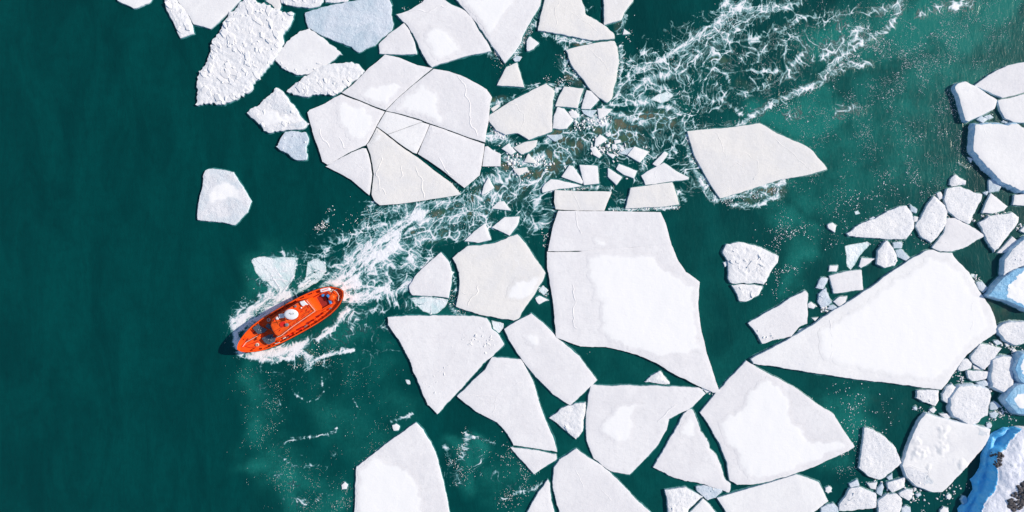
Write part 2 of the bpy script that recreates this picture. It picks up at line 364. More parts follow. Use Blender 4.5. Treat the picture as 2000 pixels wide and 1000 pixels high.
# ------------------------------------------------------------------ surveyed outlines of the ice (decimetres east / south of the sheet's north-west corner)
# label, surface, freeboard (m), outline, options: snow = drifts, ridge = pressure ridges, slabs = heaped slabs, jag = edge roughness (m), flare = foot spread (m)
FLOES = [
# --- the north edge
("white floe corner cut by the top picture edge, farthest to the left", 'white', .4, "226,-14 229,0 245,8 261,16 275,11 289,6 294,0 296,-16", {}),
("narrow rubbly ice strip beside a smooth white floe at the top", 'rough', .4, "322,-8 322,2 325,17 337,40 342,52 352,74 378,65 372,40 362,22 347,5 342,-6", {'slabs': 16}),
("smooth white pointed floe between the narrow rubbly strip and the large rubbly floe", 'white', .4, "338,-20 346,0 360,20 370,32 377,46 397,51 411,56 425,44 450,20 468,0 474,-20", {'jag': .03}),
("large rubbly white floe covered in heaped slabs, top left", 'rough', .5, "477,-3 497,-3 510,8 535,16 550,25 560,27 573,25 571,36 560,58 551,72 550,88 536,112 525,125 517,140 506,148 497,162 491,176 475,189 455,196 434,203 415,199 397,200 381,204 384,192 387,155 395,135 405,120 407,110 410,88 422,68 435,45 446,22 465,10", {'slabs': 230, 'jag': .22}),
("small tan-edged ice fragment above the large rubbly floe", 'cream', .25, "518,1 532,-6 545,-4 548,10 545,20 536,17 530,8", {}),
("rubbly ice strip along the top picture edge beside the small tan-edged fragment", 'rough', .35, "548,-8 549,5 560,9 577,12 607,15 625,10 631,2 632,-10", {'slabs': 10}),
("thin sliver of ice on the top picture edge above the blue-grey floe", 'rough', .3, "636,-8 636,4 657,5 679,1 680,-8", {}),
("blue-grey translucent floe with a mottled wet surface at the top", 'bluegrey', .3, "596,25 625,15 680,3 710,-2 757,-3 765,10 765,32 768,46 764,59 747,72 732,88 715,94 701,102 687,91 650,78 620,64 602,54 597,37", {}),
("white lens-shaped floe with a crumbled lower rim below the blue-grey floe", 'white', .4, "537,116 547,95 577,68 604,55 625,71 642,86 657,97 668,106 652,116 627,132 607,142 585,145 565,140 550,132", {'slabs': 14, 'jag': .14, 'sl': "545,125 575,138 610,138 640,120"}),
("leaf-shaped rubbly floe touching the big cracked floe's upper left edge", 'rough', .45, "560,178 575,165 592,151 625,132 650,124 686,120 700,125 712,139 700,152 682,167 667,179 650,187 635,186 610,184 597,188 582,185 570,180", {'slabs': 30, 'jag': .16, 'sl': "570,180 600,175 650,165 695,145"}),
("small smooth fan-shaped floe under the right tip of the blue-grey floe", 'grey', .35, "740,86 765,62 789,45 800,60 809,82 814,105 780,106 741,104", {'jag': .05}),
("tapering smooth floe with a snow heart, touching the cracked floe from above", 'grey', .4, "774,28 800,19 825,4 830,-3 865,-3 885,10 907,20 920,32 935,60 950,80 960,100 925,106 900,112 885,117 857,125 844,131 835,122 822,97 807,65 792,45", {'jag': .05, 'snow': ["827,57 855,50 875,60 895,77 897,107 860,120 849,118 837,92"], 'ridge': ["800,24 830,22 860,14 885,12"]}),
("long wedge floe, half bright snow half grey, pointing down near the top centre", 'grey', .4, "883,-16 892,0 912,22 932,45 942,59 957,82 972,102 986,123 1000,107 1015,85 1027,57 1042,30 1055,10 1060,-16", {'jag': .06, 'snow': ["894,-8 1012,-8 1006,12 985,32 972,50 959,72 946,58 925,31"]}),
("cream floe on the top picture edge with a pointed right flank", 'cream', .4, "1064,-16 1064,0 1057,27 1051,59 1087,65 1117,70 1160,79 1200,74 1199,66 1180,49 1165,39 1144,28 1141,12 1136,0 1132,-16", {'jag': .06, 'ridge': ["1092,-3 1084,20 1088,40 1082,55", "1110,20 1140,40 1170,62"]}),
("small cream floe cut by the top edge, left of the open dark water", 'cream', .4, "1179,-12 1179,0 1180,48 1212,39 1222,20 1236,2 1240,-12", {'jag': .05}),
("cream tooth-shaped floe pointing down beside the foamy old track", 'cream', .4, "1105,97 1125,92 1157,85 1200,80 1206,92 1209,117 1204,150 1195,192 1186,200 1170,190 1152,172 1137,152 1122,135 1112,115", {'jag': .06, 'ridge': ["1150,92 1165,110 1178,125 1190,140"]}),
# --- western strays
("wind-scoured floe with blue streaks and a pointed top, left of the cracked floe", 'rough', .5, "539,171 557,186 575,210 590,231 603,241 590,252 560,253 536,255 524,259 515,255 509,243 494,231 482,220 497,208 518,193 533,181", {'slabs': 14, 'jag': .12, 'snow': ["505,213 530,216 565,228 592,236 575,241 545,240 525,247 512,238"], 'bare': ["522,194 540,182 553,188 566,206 574,221 550,220 530,210", "560,238 590,236 598,242 588,248 568,246"]}),
("small jagged bluish ice block beneath the wind-scoured floe", 'bluegrey', .6, "557,257 572,256 596,258 601,270 596,297 598,311 580,312 560,298 539,286 548,270", {'slabs': 26, 'jag': .12}),
("lone white pentagon floe in the open dark water at left", 'greyblue', .45, "401,333 411,330 431,331 455,336 470,360 490,393 483,414 458,439 422,433 386,429 387,399 395,366 396,345", {'jag': .06, 'snow': ["406,374 430,356 449,353 466,368 483,390 477,398 461,391 434,396 404,398", "403,335 422,334 424,347 402,356"]}),
# --- the big cracked floe and its pieces
("upper wedge of the big cracked floe, snow along its lower half", 'grey', .4, "752,107 779,113 815,128 843,133 800,169 770,196 752.5,214 720,202 669,181 690,165 720,134 740,118", {'jag': .03, 'flare': 0, 'snow': ["695,189 722,166 770,158 800,166 770,193 753,211 722,199"]}),
("upper right piece of the big cracked floe, snow left and bare right", 'grey', .4, "847,135 877,140 907,151 932,164 950,175 960,190 956,202 954,230 950,252 947,277 912,266 867,249.5 837,239 822,233 787,222.5 755.5,215.5 772,197.5 802,171", {'jag': .03, 'flare': 0, 'snow': ["772,213 800,181 826,160 858,182 856,205 866,222 868,246 835,235 800,223"], 'ridge': ["894,150 908,165 910,182 918,195 919,225 930,268"]}),
("left lobe of the big cracked floe with a wide snow centre", 'grey', .4, "666,185 750,218 734.5,245 719,275 713,283 706,285.5 685,295 662,308 645,319 640,321 630,315 624,295 615,270 607,242 601,220 605,215 632,204 650,193", {'jag': .04, 'flare': 0, 'snow': ["664,193 745,220 733,244 717,274 700,280 675,267 657,240 658,210"], 'ridge': ["625,250 632,275 645,290", "660,270 675,290 690,292"]}),
("bright snowy sliver at the centre of the big cracked floe", 'white', .4, "754,218.5 775,223 821,236.5 824,237.5 757.5,261 737,246.5", {'jag': .02, 'flare': 0}),
("bright small quadrilateral below the central sliver of the cracked floe", 'white', .4, "759.5,263 824,239.5 837.5,243.5 828.5,267 818,289 813,299 807,297 790,286 775,275", {'jag': .02, 'flare': 0}),
("right lower piece of the big cracked floe, pale grey wedge", 'grey', .4, "840.5,244.5 867,253 912,270 945.5,281.5 945,288 940,322 936,342 920,355 907,366 887,350 862,330 840,315 817,300 822,288 830.5,268", {'jag': .03, 'flare': 0, 'snow': ["843,247 866,255 835,267"], 'ridge': ["858,310 870,335 885,345"]}),
("bottom piece of the big cracked floe, beige with a wrinkled left corner", 'cream', .4, "736,250 760,269 790,292 815,308 845,332 882,359 899,379 865,385 825,391 775,398 742,400 732,392 726.5,380 728,365 731,340 728,320 724.5,302 719,288 717,283 721.5,278", {'jag': .03, 'flare': 0, 'ridge': ["745,305 738,340 742,370", "780,320 783,350", "810,325 826,355 828,388", "735,372 748,368 756,380"], 'snow': ["737,254 757,269 745,275 723,280"]}),
("lower left triangle of the big cracked floe", 'grey', .4, "637,325 662,311.5 687,298 708,290 714,290.5 718.5,302 723,320 725.5,342 722.5,365 720.5,380 707,368 687,351 662,337", {'jag': .04, 'flare': 0, 'ridge': ["690,315 705,330 710,345"]}),
("stubby piece at the right edge of the big cracked floe", 'grey', .35, "948,287 952,286 962,294 977,301 977,324 943,324", {'jag': .02, 'flare': 0}),
# --- rubble in the broken channel
("cream floe with a round stained left end, right of the cracked floe", 'cream', .4, "1066,163 1083,177 1079,207 1078,256 1055,265 1033,273 1011,260 988,263 969,254 955,235 956,225 977,211 995,199 1029,182", {'jag': .05, 'ridge': ["985,205 1005,207 1020,222 1024,240 1018,258"]}),
("squarish piece under the tooth-shaped floe's left side", 'cream', .35, "1102,169 1140,173 1133,190 1128,211 1107,208 1085,207 1093,186", {'jag': .03}),
("small curved piece wedged against the tooth-shaped floe's tip", 'white', .3, "1146,176 1155,178 1170,194 1153,213 1136,212 1140,194", {'jag': .03}),
("rounded pentagon piece right of the stained cream floe", 'white', .35, "1089,209 1102,212 1110,221 1120,234 1107,251 1094,252 1080,250 1082,228", {'jag': .03}),
("little ice chip tucked between the rounded pentagon and the squarish piece", 'white', .25, "1111,218 1125,216 1131,227 1123,231 1116,228", {'jag': .02}),
("low triangular piece half sunk in foam below the curved piece", 'wet', .15, "1136,215 1166,215 1154,229 1141,222", {'jag': .03}),
("small wedge at the west end of the green churned water", 'white', .25, "1167,212 1196,213 1183,226 1170,232", {'jag': .02}),
("small diamond piece beside the stubby piece of the cracked floe", 'white', .3, "980,290 993,280 1008,296 998,302", {'jag': .02}),
("long tapered piece under the stained cream floe", 'cream', .3, "1003,288 1024,278 1049,274 1046,286 1034,295 1019,301", {'jag': .03}),
("low foam-washed shard between the stained cream floe and the brown churn", 'wet', .18, "1068,264 1097,263 1098,268 1084,276", {'jag': .03}),
("lumpy ice piece in the middle of the brown churned water", 'white', .35, "1163,272 1172,262 1186,272 1175,280 1162,286", {'jag': .04}),
("tiny chip just above the lumpy piece in the brown churn", 'white', .25, "1183,263 1192,257 1194,263 1188,267", {'jag': .02}),
("tiny pointed chip left of the twin squares near the channel centre", 'white', .25, "1185,299 1202,302 1197,309", {'jag': .02}),
("low shard tucked behind the tilted square right of the channel", 'wet', .2, "1209,299 1227,290 1237,288 1225,302", {'jag': .02}),
("tilted square piece at the right side of the channel", 'white', .35, "1226,303 1239,286 1268,296 1250,317", {'jag': .02}),
("small elongated piece above the right arrowhead piece", 'white', .3, "1275,320 1298,296 1305,300 1294,316 1285,325", {'jag': .03}),
("arrowhead-shaped piece pointing right above a smooth quadrilateral", 'white', .35, "1253,343 1268,333 1297,318 1320,334 1345,346 1345,350 1261,361 1258,352", {'jag': .03, 'ridge': ["1278,330 1284,350"]}),
("small kite-shaped piece in dark water right of the upright square", 'white', .3, "1188,328 1215,346 1204,361 1188,345", {'jag': .02}),
("small slanted brick-shaped piece above the kite-shaped piece", 'white', .3, "1209,320 1244,334 1238,348 1219,341 1204,330", {'jag': .02}),
("upright square piece in the rubble above the trapezoid floe", 'white', .35, "1132,322 1167,324 1170,358 1141,361", {'jag': .02}),
("triangular piece leaning on the upright square's left side", 'white', .3, "1112,323 1119,324 1139,354 1137,359 1097,345", {'jag': .02}),
("long thin shark-fin piece above the left trapezoid floe", 'white', .3, "1076,350 1092,352 1136,363 1086,370 1060,376 1059,368 1066,358", {'jag': .03}),
("left trapezoid floe resting on the top edge of the great central floe", 'cream', .4, "1084,372 1128,374 1194,375 1180,411 1128,410.5 1086,408 1083,394", {'jag': .03, 'flare': 0, 'ridge': ["1118,376 1124,392 1134,408"]}),
("right quadrilateral floe resting near the great central floe's upper corner", 'cream', .4, "1232,367 1313,356 1327,399 1300,403 1222,407 1223,403 1228,384", {'jag': .03}),
("small upright shard just below the right tip of the cracked floe", 'white', .3, "941,380 945,363 954,347 965,367 951,376", {'jag': .03}),
("small low triangle adrift in the foam south of the channel bend", 'white', .25, "960,407 973,394 984,393 998,411", {'jag': .03}),
("small muddy lump in the foam left of the brown churn", 'cream', .3, "1002,330 1029,326 1032,334 1014,343", {'jag': .05}),
("small pointed lump above the muddy lump in the channel", 'cream', .3, "1024,316 1032,300 1042,311 1046,319", {'jag': .04}),
("broken lump below the lumpy piece in the brown churn", 'white', .25, "1153,290 1162,285 1175,303 1170,308 1158,300", {'jag': .05}),
("tiny square chip right of the lumpy piece in the churn", 'white', .2, "1196,282 1203,282 1205,290 1196,290", {'jag': .02}),
("tiny flat chip above the tiny square chip in the churn", 'white', .2, "1200,274 1211,273 1213,278 1201,281", {'jag': .02}),
("tiny shard between the cracked floe and the stained cream floe", 'cream', .2, "959,212 972,204 976,207 963,218", {'jag': .02}),
("sunken blue ice sheet in the foam east of the tooth-shaped floe", 'sunk', .06, "1271,195 1286,184 1302,178 1315,186 1306,196 1292,201", {'jag': .1}),
("small white floe with a snow knob below the long wedge floe's tip", 'white', .35, "1029,80 1035,71 1052,84 1042,95 1030,99", {'jag': .05}),
("tiny chip at the tip of the long wedge floe", 'wet', .2, "1002,115 1010,109 1019,111 1014,119 1006,120", {'jag': .03}),
("small lone triangle of ice beneath the long wedge floe", 'cream', .35, "989,131 1010,122 1015,140 1024,170 971,166", {'jag': .03}),
("tiny triangle chip right of the cream floes, before the open water", 'white', .2, "1219,56 1231,65 1217,67", {'jag': .02}),
# --- beset ice by the boat
("sunken pale sheet ice awash just above the orange boat's bow", 'sunk', .07, "492,508 510,502 545,503 577,504 580,515 574,538 560,562 548,577 535,566 515,548 499,530", {'jag': .12}),
("smaller sunken sheet of ice beside the orange boat's midships", 'sunk', .07, "600,512 618,507 633,514 637,530 622,548 600,562 580,572 585,556 598,540", {'jag': .12}),
# --- the middle field
("small diamond-shaped piece above the five-sided floe in the wake", 'white', .3, "961,444 986,424 1015,423 1010,440 995,460", {'jag': .03}),
("small wedge touching the five-sided floe's upper left edge", 'white', .3, "907,471 926,452 945,438 949,440 959,468 934,474", {'jag': .03}),
("fan-shaped grey floe left of the five-sided floe, in the wake foam", 'grey', .35, "799,559 810,540 832,518 861,493 875,510 882,532 880,559 876,582 848,578 805,576 801,570", {'jag': .05}),
("large five-sided floe with a bright snow corner, mid picture", 'cream', .4, "884,504 913,481 937,480 969,474 1010,458 1026,475 1042,500 1065,533 1061,545 1042,578 1026,599 1013,622 1003,626 969,620 929,612 891,599 897,564 897,532 891,516", {'jag': .05, 'snow': ["1006,541 1060,540 1042,575 1032,588 983,586 991,566 1002,554"], 'ridge': ["932,556 932,570 924,578 914,596", "905,570 922,574"]}),
("sunken bluish block under the fan-shaped floe's lower edge", 'sunk', .12, "803,583 840,580 874,586 870,597 853,612 840,614 826,608 810,594", {'jag': .06}),
("little ice crumb left of the great central floe's edge", 'white', .2, "1046,583 1053,578 1071,586 1053,594", {'jag': .05}),
("glassy half-sunk lump just above the little crumb, beside the great floe", 'sunk', .08, "1052,567 1061,558 1071,567 1063,577", {'jag': .05}),
("upper panel of the great central floe, above its long crack", 'grey', .45, "1091,412.5 1175,413 1290,415 1300,437 1311,477.5 1204,484 1142,489 1071,490 1073,478 1081,441", {'jag': .03, 'flare': 0, 'snow': ["1159,464 1192,462 1186,481 1159,484"], 'ridge': ["1122,416 1124,436 1134,455"]}),
("great central floe, the largest snow-bright slab of the field", 'grey', .45, "1069,492.5 1122,492.8 1183,486.6 1245,483.2 1311,478.8 1323,507 1339,532 1366,551 1363,593 1368,638 1380,692 1404,765 1393,766 1360,751 1319,731 1282,708 1245,692 1183,677 1134,676 1114,669 1087,659 1084,618 1077,565 1069.5,523", {'jag': .06, 'flare': 0, 'snow': ["1151,497 1200,494 1237,499 1278,495 1286,511 1319,536 1358,556 1358,593 1363,642 1372,690 1340,695 1302,700 1270,692 1204,673 1167,645 1171,601 1155,560 1145,519"], 'ridge': ["1115,560 1122,585 1116,610 1126,640"]}),
("small snowy triangle afloat below the great central floe", 'rough', .3, "1259,746 1272,734 1288,725 1298,736 1308,750 1285,749", {'jag': .08}),
("large triangular rough floe pointing down, first large floe behind the boat", 'grey', .45, "757,620 800,617 876,617 924,617 950,622 957,632 960,643 971,651 984,673 963,695 944,709 917,740 890,770 854,809 835,791 816,746 801,706 791,685 774,658 758,634", {'jag': .06, 'slabs': 60, 'sl': "830,760 850,740 880,700 910,660 950,660 960,680"}),
("half-sunk blue ice corner between the triangular floe and the plank-shaped floe", 'sunk', .1, "960,626 983,632 982,641 974,650 963,641", {'jag': .06}),
("long plank-shaped floe lying aslant left of the great central floe", 'grey', .4, "985,643 1012,626 1037.5,612 1063,634 1090,662 1131,696 1166,743 1141,767 1114,792 1080,770 1046,736 1026,711 1009,688 993,661", {'jag': .04, 'snow': ["1024,650 1050,650 1062,672 1040,684 1026,670"]}),
("boot-shaped floe with star ridges under the triangular rough floe", 'grey', .4, "961,698 992,700 1017,702 1029,723 1041,746 1060,808 1080,855 1088,883 1046,876 1003,870 992,848 971,825 930,804 893,774 924,743 947,723", {'jag': .04, 'ridge': ["893,774 930,773 970,772 1005,752 1036,742", "972,773 968,795 963,815"]}),
("small triangle broken from the boot-shaped floe's foot", 'grey', .35, "997,874 1046,880 1086,888 1087,897 1066,911 1043,926 1019,899", {'jag': .05}),
("small crumbly triangle between the boot-shaped floe and the shield-shaped floe", 'rough', .4, "1073,817 1097,797 1144,786 1142,811 1138,842 1125,858 1107,842 1090,828", {'slabs': 10, 'jag': .1}),
("tiny white crumb near the tip of the bottom-edge snow floe", 'white', .25, "766,831 773,828 780,833 778,840 769,841", {'jag': .05}),
("faint drowned crumb off the triangular rough floe's left side", 'sunk', .06, "792,742 799,743 801,750 795,749", {'jag': .04}),
("tiny crumb left of the bottom-edge snow floe", 'white', .25, "667,948 673,942 679,947 676,955 668,956", {'jag': .04}),
("big snow floe rising from the bottom picture edge left of centre", 'grey', .4, "812,826 826,840 841,865 853,894 866,942 877,1000 882,1025 690,1025 692,1000 694,957 696,912 722,892 751,869 785,845", {'jag': .05, 'snow': ["698,926 713,901 735,891 771,906 798,908 812,939 823,957 828,1000 828,1020 697,1020"]}),
# --- the southern field
("shield-shaped floe with a soft snow heart, bottom centre", 'grey', .4, "1155,752 1186,754 1240,754 1320,755 1366,758 1378,769 1352,795 1307,818 1302,840 1285,869 1256,901 1230,927 1192,920 1160,896 1146,859 1145,814 1149,776", {'jag': .05, 'snow': ["1205,790 1256,782 1237,814 1234,859 1205,869 1170,843 1186,814"], 'ridge': ["1325,790 1300,805 1285,825"]}),
("tiny sliver trapped at the meeting point of three large floes", 'white', .25, "1371,757 1389,765 1380,767", {'jag': .02}),
("tall triangular floe with a notched right edge between two large floes", 'grey', .4, "1347,800 1354,803 1368,843 1381,858 1387,878 1400,891 1416,936 1427,946 1424,962 1410,956 1368,945 1320,934 1276,913 1301,872 1336,808", {'jag': .08, 'snow': ["1342,815 1354,812 1364,845 1352,862 1328,852"]}),
("round-shouldered floe on the bottom picture edge below the shield-shaped floe", 'grey', .4, "1126,877 1144,891 1176,910 1205,936 1240,974 1272,1003 1290,1025 1098,1025 1093,1000 1088,987 1080,952 1082,914 1093,898", {'jag': .04, 'ridge': ["1120,910 1135,935 1140,960", "1170,950 1195,980"]}),
("narrow pointed floe on the bottom picture edge left of the round-shouldered floe", 'grey', .4, "1070,937 1074,946 1076,978 1082,1000 1086,1025 1018,1025 1030,1000 1048,968", {'jag': .05}),
("crumbly bluish block on the bottom picture edge below the tall triangular floe", 'rough', .6, "1299,957 1339,952 1373,971 1345,995 1339,1010 1306,1015 1304,978", {'slabs': 10}),
("small grey wedge between the crumbly block and the tall triangular floe", 'bluegrey', .4, "1360,951 1374,948 1411,957 1397,973 1382,977 1363,960", {'slabs': 4}),
("white floe tip poking up from the bottom picture edge beside the crumbly block", 'white', .35, "1373,974 1386,986 1399,1003 1404,1020 1335,1020 1349,1000", {'jag': .03}),
("large kite-shaped floe with a wide snowfield, lower right of centre", 'grey', .45, "1458,705 1478,718 1517,738 1552,757 1600,792 1629,810 1645,837 1669,872 1658,880 1600,907 1552,925 1504,940 1472,946 1440,947 1426,939 1421,904 1408,872 1389,837 1368,806 1395,773 1418,747", {'jag': .05, 'snow': ["1498,734 1523,750 1542,776 1549,818 1568,837 1587,862 1642,858 1656,874 1600,903 1504,935 1459,938 1452,920 1434,885 1408,850 1402,824 1446,798 1459,766"]}),
("smooth white floe on the bottom picture edge tucked under the kite-shaped floe", 'white', .45, "1555,927 1578,934 1600,943 1618,979 1590,1000 1575,1025 1428,1025 1418,1000 1401,973 1472,952 1510,941", {'jag': .04}),
("tiny starry crumb right of the smooth white lower floe", 'white', .25, "1613,953 1619,950 1625,954 1625,961 1618,964 1613,960", {'jag': .08}),
("glassy cluster at the bottom edge below the tiny starry crumb", 'bluegrey', .4, "1604,992 1615,986 1628,983 1637,994 1638,1010 1604,1010", {'slabs': 5}),
# --- the eastern field
("big isolated cream floe ringed by foam, right of the channel", 'cream', .4, "1343,256 1415,250 1484,241 1516,260 1566,281 1589,296 1615,330 1583,340 1516,353 1466,370 1407,387 1382,349 1356,302", {'jag': .05, 'ridge': ["1395,254 1410,280 1418,305", "1438,308 1460,300 1476,312 1482,335 1472,352", "1425,330 1440,322 1455,330", "1515,272 1540,295 1570,320 1582,333"]}),
("heaped floe with tilted slabs, alone right of the great central floe", 'rough', .5, "1419,477 1446,473 1481,482 1508,495 1521,501 1519,513 1507,528 1498,549 1492,556 1473,552 1454,552 1430,553 1423,545 1423,523 1422,509 1412,493", {'slabs': 18, 'jag': .08, 'sl': "1425,485 1435,510 1485,500 1490,530"}),
("small tail piece cracked off the heaped floe's lower end", 'rough', .4, "1429,557 1454,555.5 1473,556 1490,560 1481,577 1459,588 1445,588 1438,571", {'slabs': 4, 'jag': .06}),
("tiny chip at the heaped floe's left side", 'white', .25, "1413,513 1419,510 1421,518 1416,521", {'jag': .03}),
("trapezoid floe with an overturned slab left of the long straight-edged floe", 'grey', .45, "1462,631 1494,612 1521,598 1543,582 1573,568 1578,574 1577,632 1562,638 1546,657 1516,663 1489,671 1481,655 1473,644", {'slabs': 8, 'jag': .05, 'sl': "1490,655 1505,655"}),
("rectangular small floe above the large straight-edged floe", 'grey', .4, "1620,539 1656,530 1683,528 1686,566 1629,573", {'jag': .05}),
("tiny square chip above the rectangular small floe", 'white', .25, "1621,519 1637,519 1634,530 1619,530", {'jag': .03}),
("small tilted bluish square left of the rectangular small floe", 'bluegrey', .3, "1605,542 1618,544 1608,565 1594,562", {'jag': .04}),
("glassy horseshoe lump below the small tilted square", 'bluegrey', .35, "1598,590 1600,574 1613,563 1625,590 1616,597 1605,601", {'slabs': 5}),
("small white piece under the rectangular small floe", 'white', .3, "1628,589 1640,580 1655,579 1652,590 1640,599", {'jag': .04}),
("small oval lump right of the trapezoid floe's corner", 'white', .3, "1579,594 1584,590 1594,597 1589,603 1580,601", {'jag': .03}),
("crushed crumbs lodged against the straight-edged floe's upper rim", 'bluegrey', .25, "1616,603 1625,596 1640,602 1629,606", {'slabs': 3}),
("tiny flat chip in the gap beside the trapezoid floe's right edge", 'white', .2, "1586,621 1598,620 1592,627", {'jag': .03}),
("drowned sliver between the trapezoid floe and the straight-edged floe", 'sunk', .06, "1562,643 1577,639 1565,652 1552,658", {'jag': .05}),
("faded half-melted fan of ice above the rectangular small floe", 'sunk', .12, "1651,481 1694,472 1700,476 1683,496 1670,517 1662,527 1655,520", {'jag': .06}),
("small dart-shaped chip right of the faded half-melted fan", 'white', .25, "1683,504 1710,505 1682,523 1678,520", {'jag': .04}),
("teardrop-shaped rough lump above the straight-edged floe", 'speck', .55, "1715,490 1732,470 1746,488 1754,509 1748,519 1729,523 1713,515", {'slabs': 5}),
("very large straight-edged white floe spanning the right side", 'white', .55, "1467,701 1481,693 1535,666 1589,634 1624,609 1656,590 1700,563 1735,536 1760,520 1784,503 1813,489 1824,488 1838,493.5 1861,494 1870,508 1894,532 1913,568 1934,597 1944,620 1950,646 1940,654 1916,671 1890,692 1870,718 1856,740 1839,761 1796,756 1740,748 1700,744 1600,730 1504,714 1472,710", {'jag': .05, 'pits': 1, 'ridge': ["1620,625 1626,660 1622,700", "1900,580 1902,620 1895,650"], 'snow': ["1600,640 1640,625 1700,580 1760,540 1810,500 1850,505 1885,545 1920,590 1940,640 1900,670 1862,715 1830,745 1760,738 1690,725 1640,715 1600,690"]}),
("long low triangle floe pointing left above the teardrop lump", 'speck', .5, "1655,456 1681,438 1721,420 1757,403 1771,402 1784,424 1785,446 1770,466 1708,465 1659,461", {'jag': .08}),
("small lump at the upper right corner of the long low triangle", 'bluegrey', .35, "1778,399 1792,408 1790,416 1780,412", {'jag': .04}),
("small round lump between the long low triangle and its right neighbour", 'white', .3, "1786,422 1794,424 1792,433 1786,433", {'jag': .03}),
("upright lozenge floe with a wet green foot, right of the long triangle", 'speck', .5, "1824,383 1846,401 1851,414 1847,438 1832,462 1819,474 1800,462 1789,441 1805,414", {'slabs': 5, 'jag': .08}),
("stout five-sided rough floe at the top of the eastern cluster", 'speck', .55, "1850,369 1875,365 1902,376 1919,380 1910,403 1894,437 1873,429 1851,411 1845,389", {'jag': .07}),
("small rounded triangle perched above the stout five-sided floe", 'speck', .4, "1858,349 1866,341 1887,353 1886,360 1859,364 1855,360", {'jag': .05}),
("tiny lump left of the stout five-sided floe", 'white', .3, "1831,377 1838,375 1843,387 1836,390", {'jag': .04}),
("smooth grey triangle floe under the stout five-sided floe", 'grey', .45, "1851,427 1865,426 1894,440 1924,460 1884,483 1859,491 1838,491 1821,483 1843,457", {'jag': .06, 'slabs': 5, 'sl': "1828,482 1850,470"}),
("small crisp triangle floe between the stout floe and the right picture edge", 'white', .5, "1936,377 1969,403 1962,411 1938,417 1919,415 1927,395", {'jag': .04}),
("small grey lump hugging the big right-edge floe's lower left", 'bluegrey', .4, "1932,352 1940,350 1956,364 1951,373 1933,376", {'jag': .05}),
("tiny lump beside the crisp triangle's top", 'bluegrey', .3, "1921,376 1931,373 1928,381", {'jag': .03}),
("rough shield floe with a dark fissure near the right picture edge", 'speck', .6, "1913,435 1935,422 1978,415 1990,424 1989,434 1970,460 1951,485 1943,493 1935,481 1924,457", {'jag': .08}),
("slim sliver lying along the rough shield floe's right edge", 'grey', .4, "1948,494 1978,462 1989,472 1967,492", {'jag': .05}),
("block cut by the right picture edge above the rough shield floe", 'white', .5, "2012,378 1982,381 1979,400 2012,402", {'jag': .03}),
("tiny corner of ice on the right picture edge beside the rough shield floe", 'white', .4, "1993,451 2004,440 2012,438 2012,459", {'jag': .03}),
("snow-capped block on the right picture edge above the blue-faced block", 'speck', 1.2, "1963,508 1978,487 2005,465 2020,462 2020,512 1990,522 1978,527 1961,538", {'flare': .25, 'slabs': 3}),
("blue-faced tilted block on the right picture edge", 'blueblock', 1.4, "1931,578 1945,560 1960,543 1985,528 2020,515 2020,608 2000,602 1978,591", {'flare': .3, 'jag': .08, 'snow': ["1964,552 1990,534 2016,522 2016,604 1978,588 1958,580 1966,565"]}),
("small lump on the straight-edged floe's right slope", 'bluegrey', .35, "1908,551 1919,550 1930,562 1921,572 1911,562", {'jag': .05}),
("tiny drowned lump above the small lump on the right slope", 'sunk', .12, "1897,535 1904,536 1905,543 1899,541", {'jag': .03}),
("faint drowned crumb above the long low triangle's left end", 'sunk', .06, "1669,413 1676,411 1680,417 1672,419", {'jag': .03}),
("tiny sliver on the upper edge of the long low triangle", 'wet', .2, "1698,428 1706,423 1710,426 1703,430", {'jag': .03}),
("small lone lump in open water left of the long low triangle", 'white', .35, "1617,439 1626,435 1634,441 1631,454 1619,446", {'jag': .04}),
("upper of two small grey lumps right of the teardrop", 'bluegrey', .3, "1744,474 1762,473 1762,484 1747,485", {'jag': .05}),
("lower oval grey lump right of the teardrop", 'bluegrey', .3, "1750,489 1762,487 1777,503 1770,509 1754,501", {'jag': .04}),
# --- the north-east corner
("four-sided floe with a thick blue shaded flank, upper right", 'white', 1.0, "1866,170 1872,163 1886,159 1908,169 1948,195 1943,212 1920,224 1892,237 1886,235 1876,199", {'flare': .2, 'jag': .05}),
("curved grey floe on the right picture edge above the blue-flanked floe", 'grey', .6, "1905,167 1932,146 1968,128 2001,121 2014,120 2014,178 2000,180 1959,191 1938,182", {'jag': .04}),
("wedge floe on the right picture edge under the curved grey floe", 'white', .6, "1950,196 2000,184 2014,182 2014,240 2000,239 1980,238 1963,230 1954,214", {'jag': .04}),
("big thick floe with a crumbled blue rim on the right picture edge", 'white', 1.2, "1906,244 1950,243 1989,243 2000,250 2016,256 2016,376 2000,371 1979,365 1957,355 1942,338 1912,308 1902,293 1903,271", {'flare': .5, 'jag': .1, 'ridge': ["1920,250 1926,262"]}),
("left one of two pale lumps under the blue-flanked floe", 'bluegrey', .3, "1908,233 1917,227 1930,233 1920,240", {'jag': .04}),
("right one of two pale lumps under the blue-flanked floe", 'bluegrey', .3, "1923,227 1935,224 1941,229 1932,233", {'jag': .03}),
("tiny lumps trapped above the big thick floe's upper edge", 'bluegrey', .25, "1956,238 1960,234 1969,238 1965,241", {'slabs': 2}),
("tiny chip left of the big thick floe's rim", 'white', .3, "1891,307 1900,310 1897,317", {'jag': .04}),
# --- lumps packed along the shore
("round speckled floe on the right picture edge east of the straight-edged floe", 'speck', .7, "1950,642 1960,633 1976,629 2000,630 2014,634 2014,664 1998,671 1980,673 1964,664 1954,652", {'flare': .25, 'jag': .08}),
("speckled rhombus floe touching the straight-edged floe's lower right side", 'speck', .6, "1915,672 1932,673 1957,680 1948,692 1936,710 1924,722 1900,707 1897,698 1906,684", {'jag': .07}),
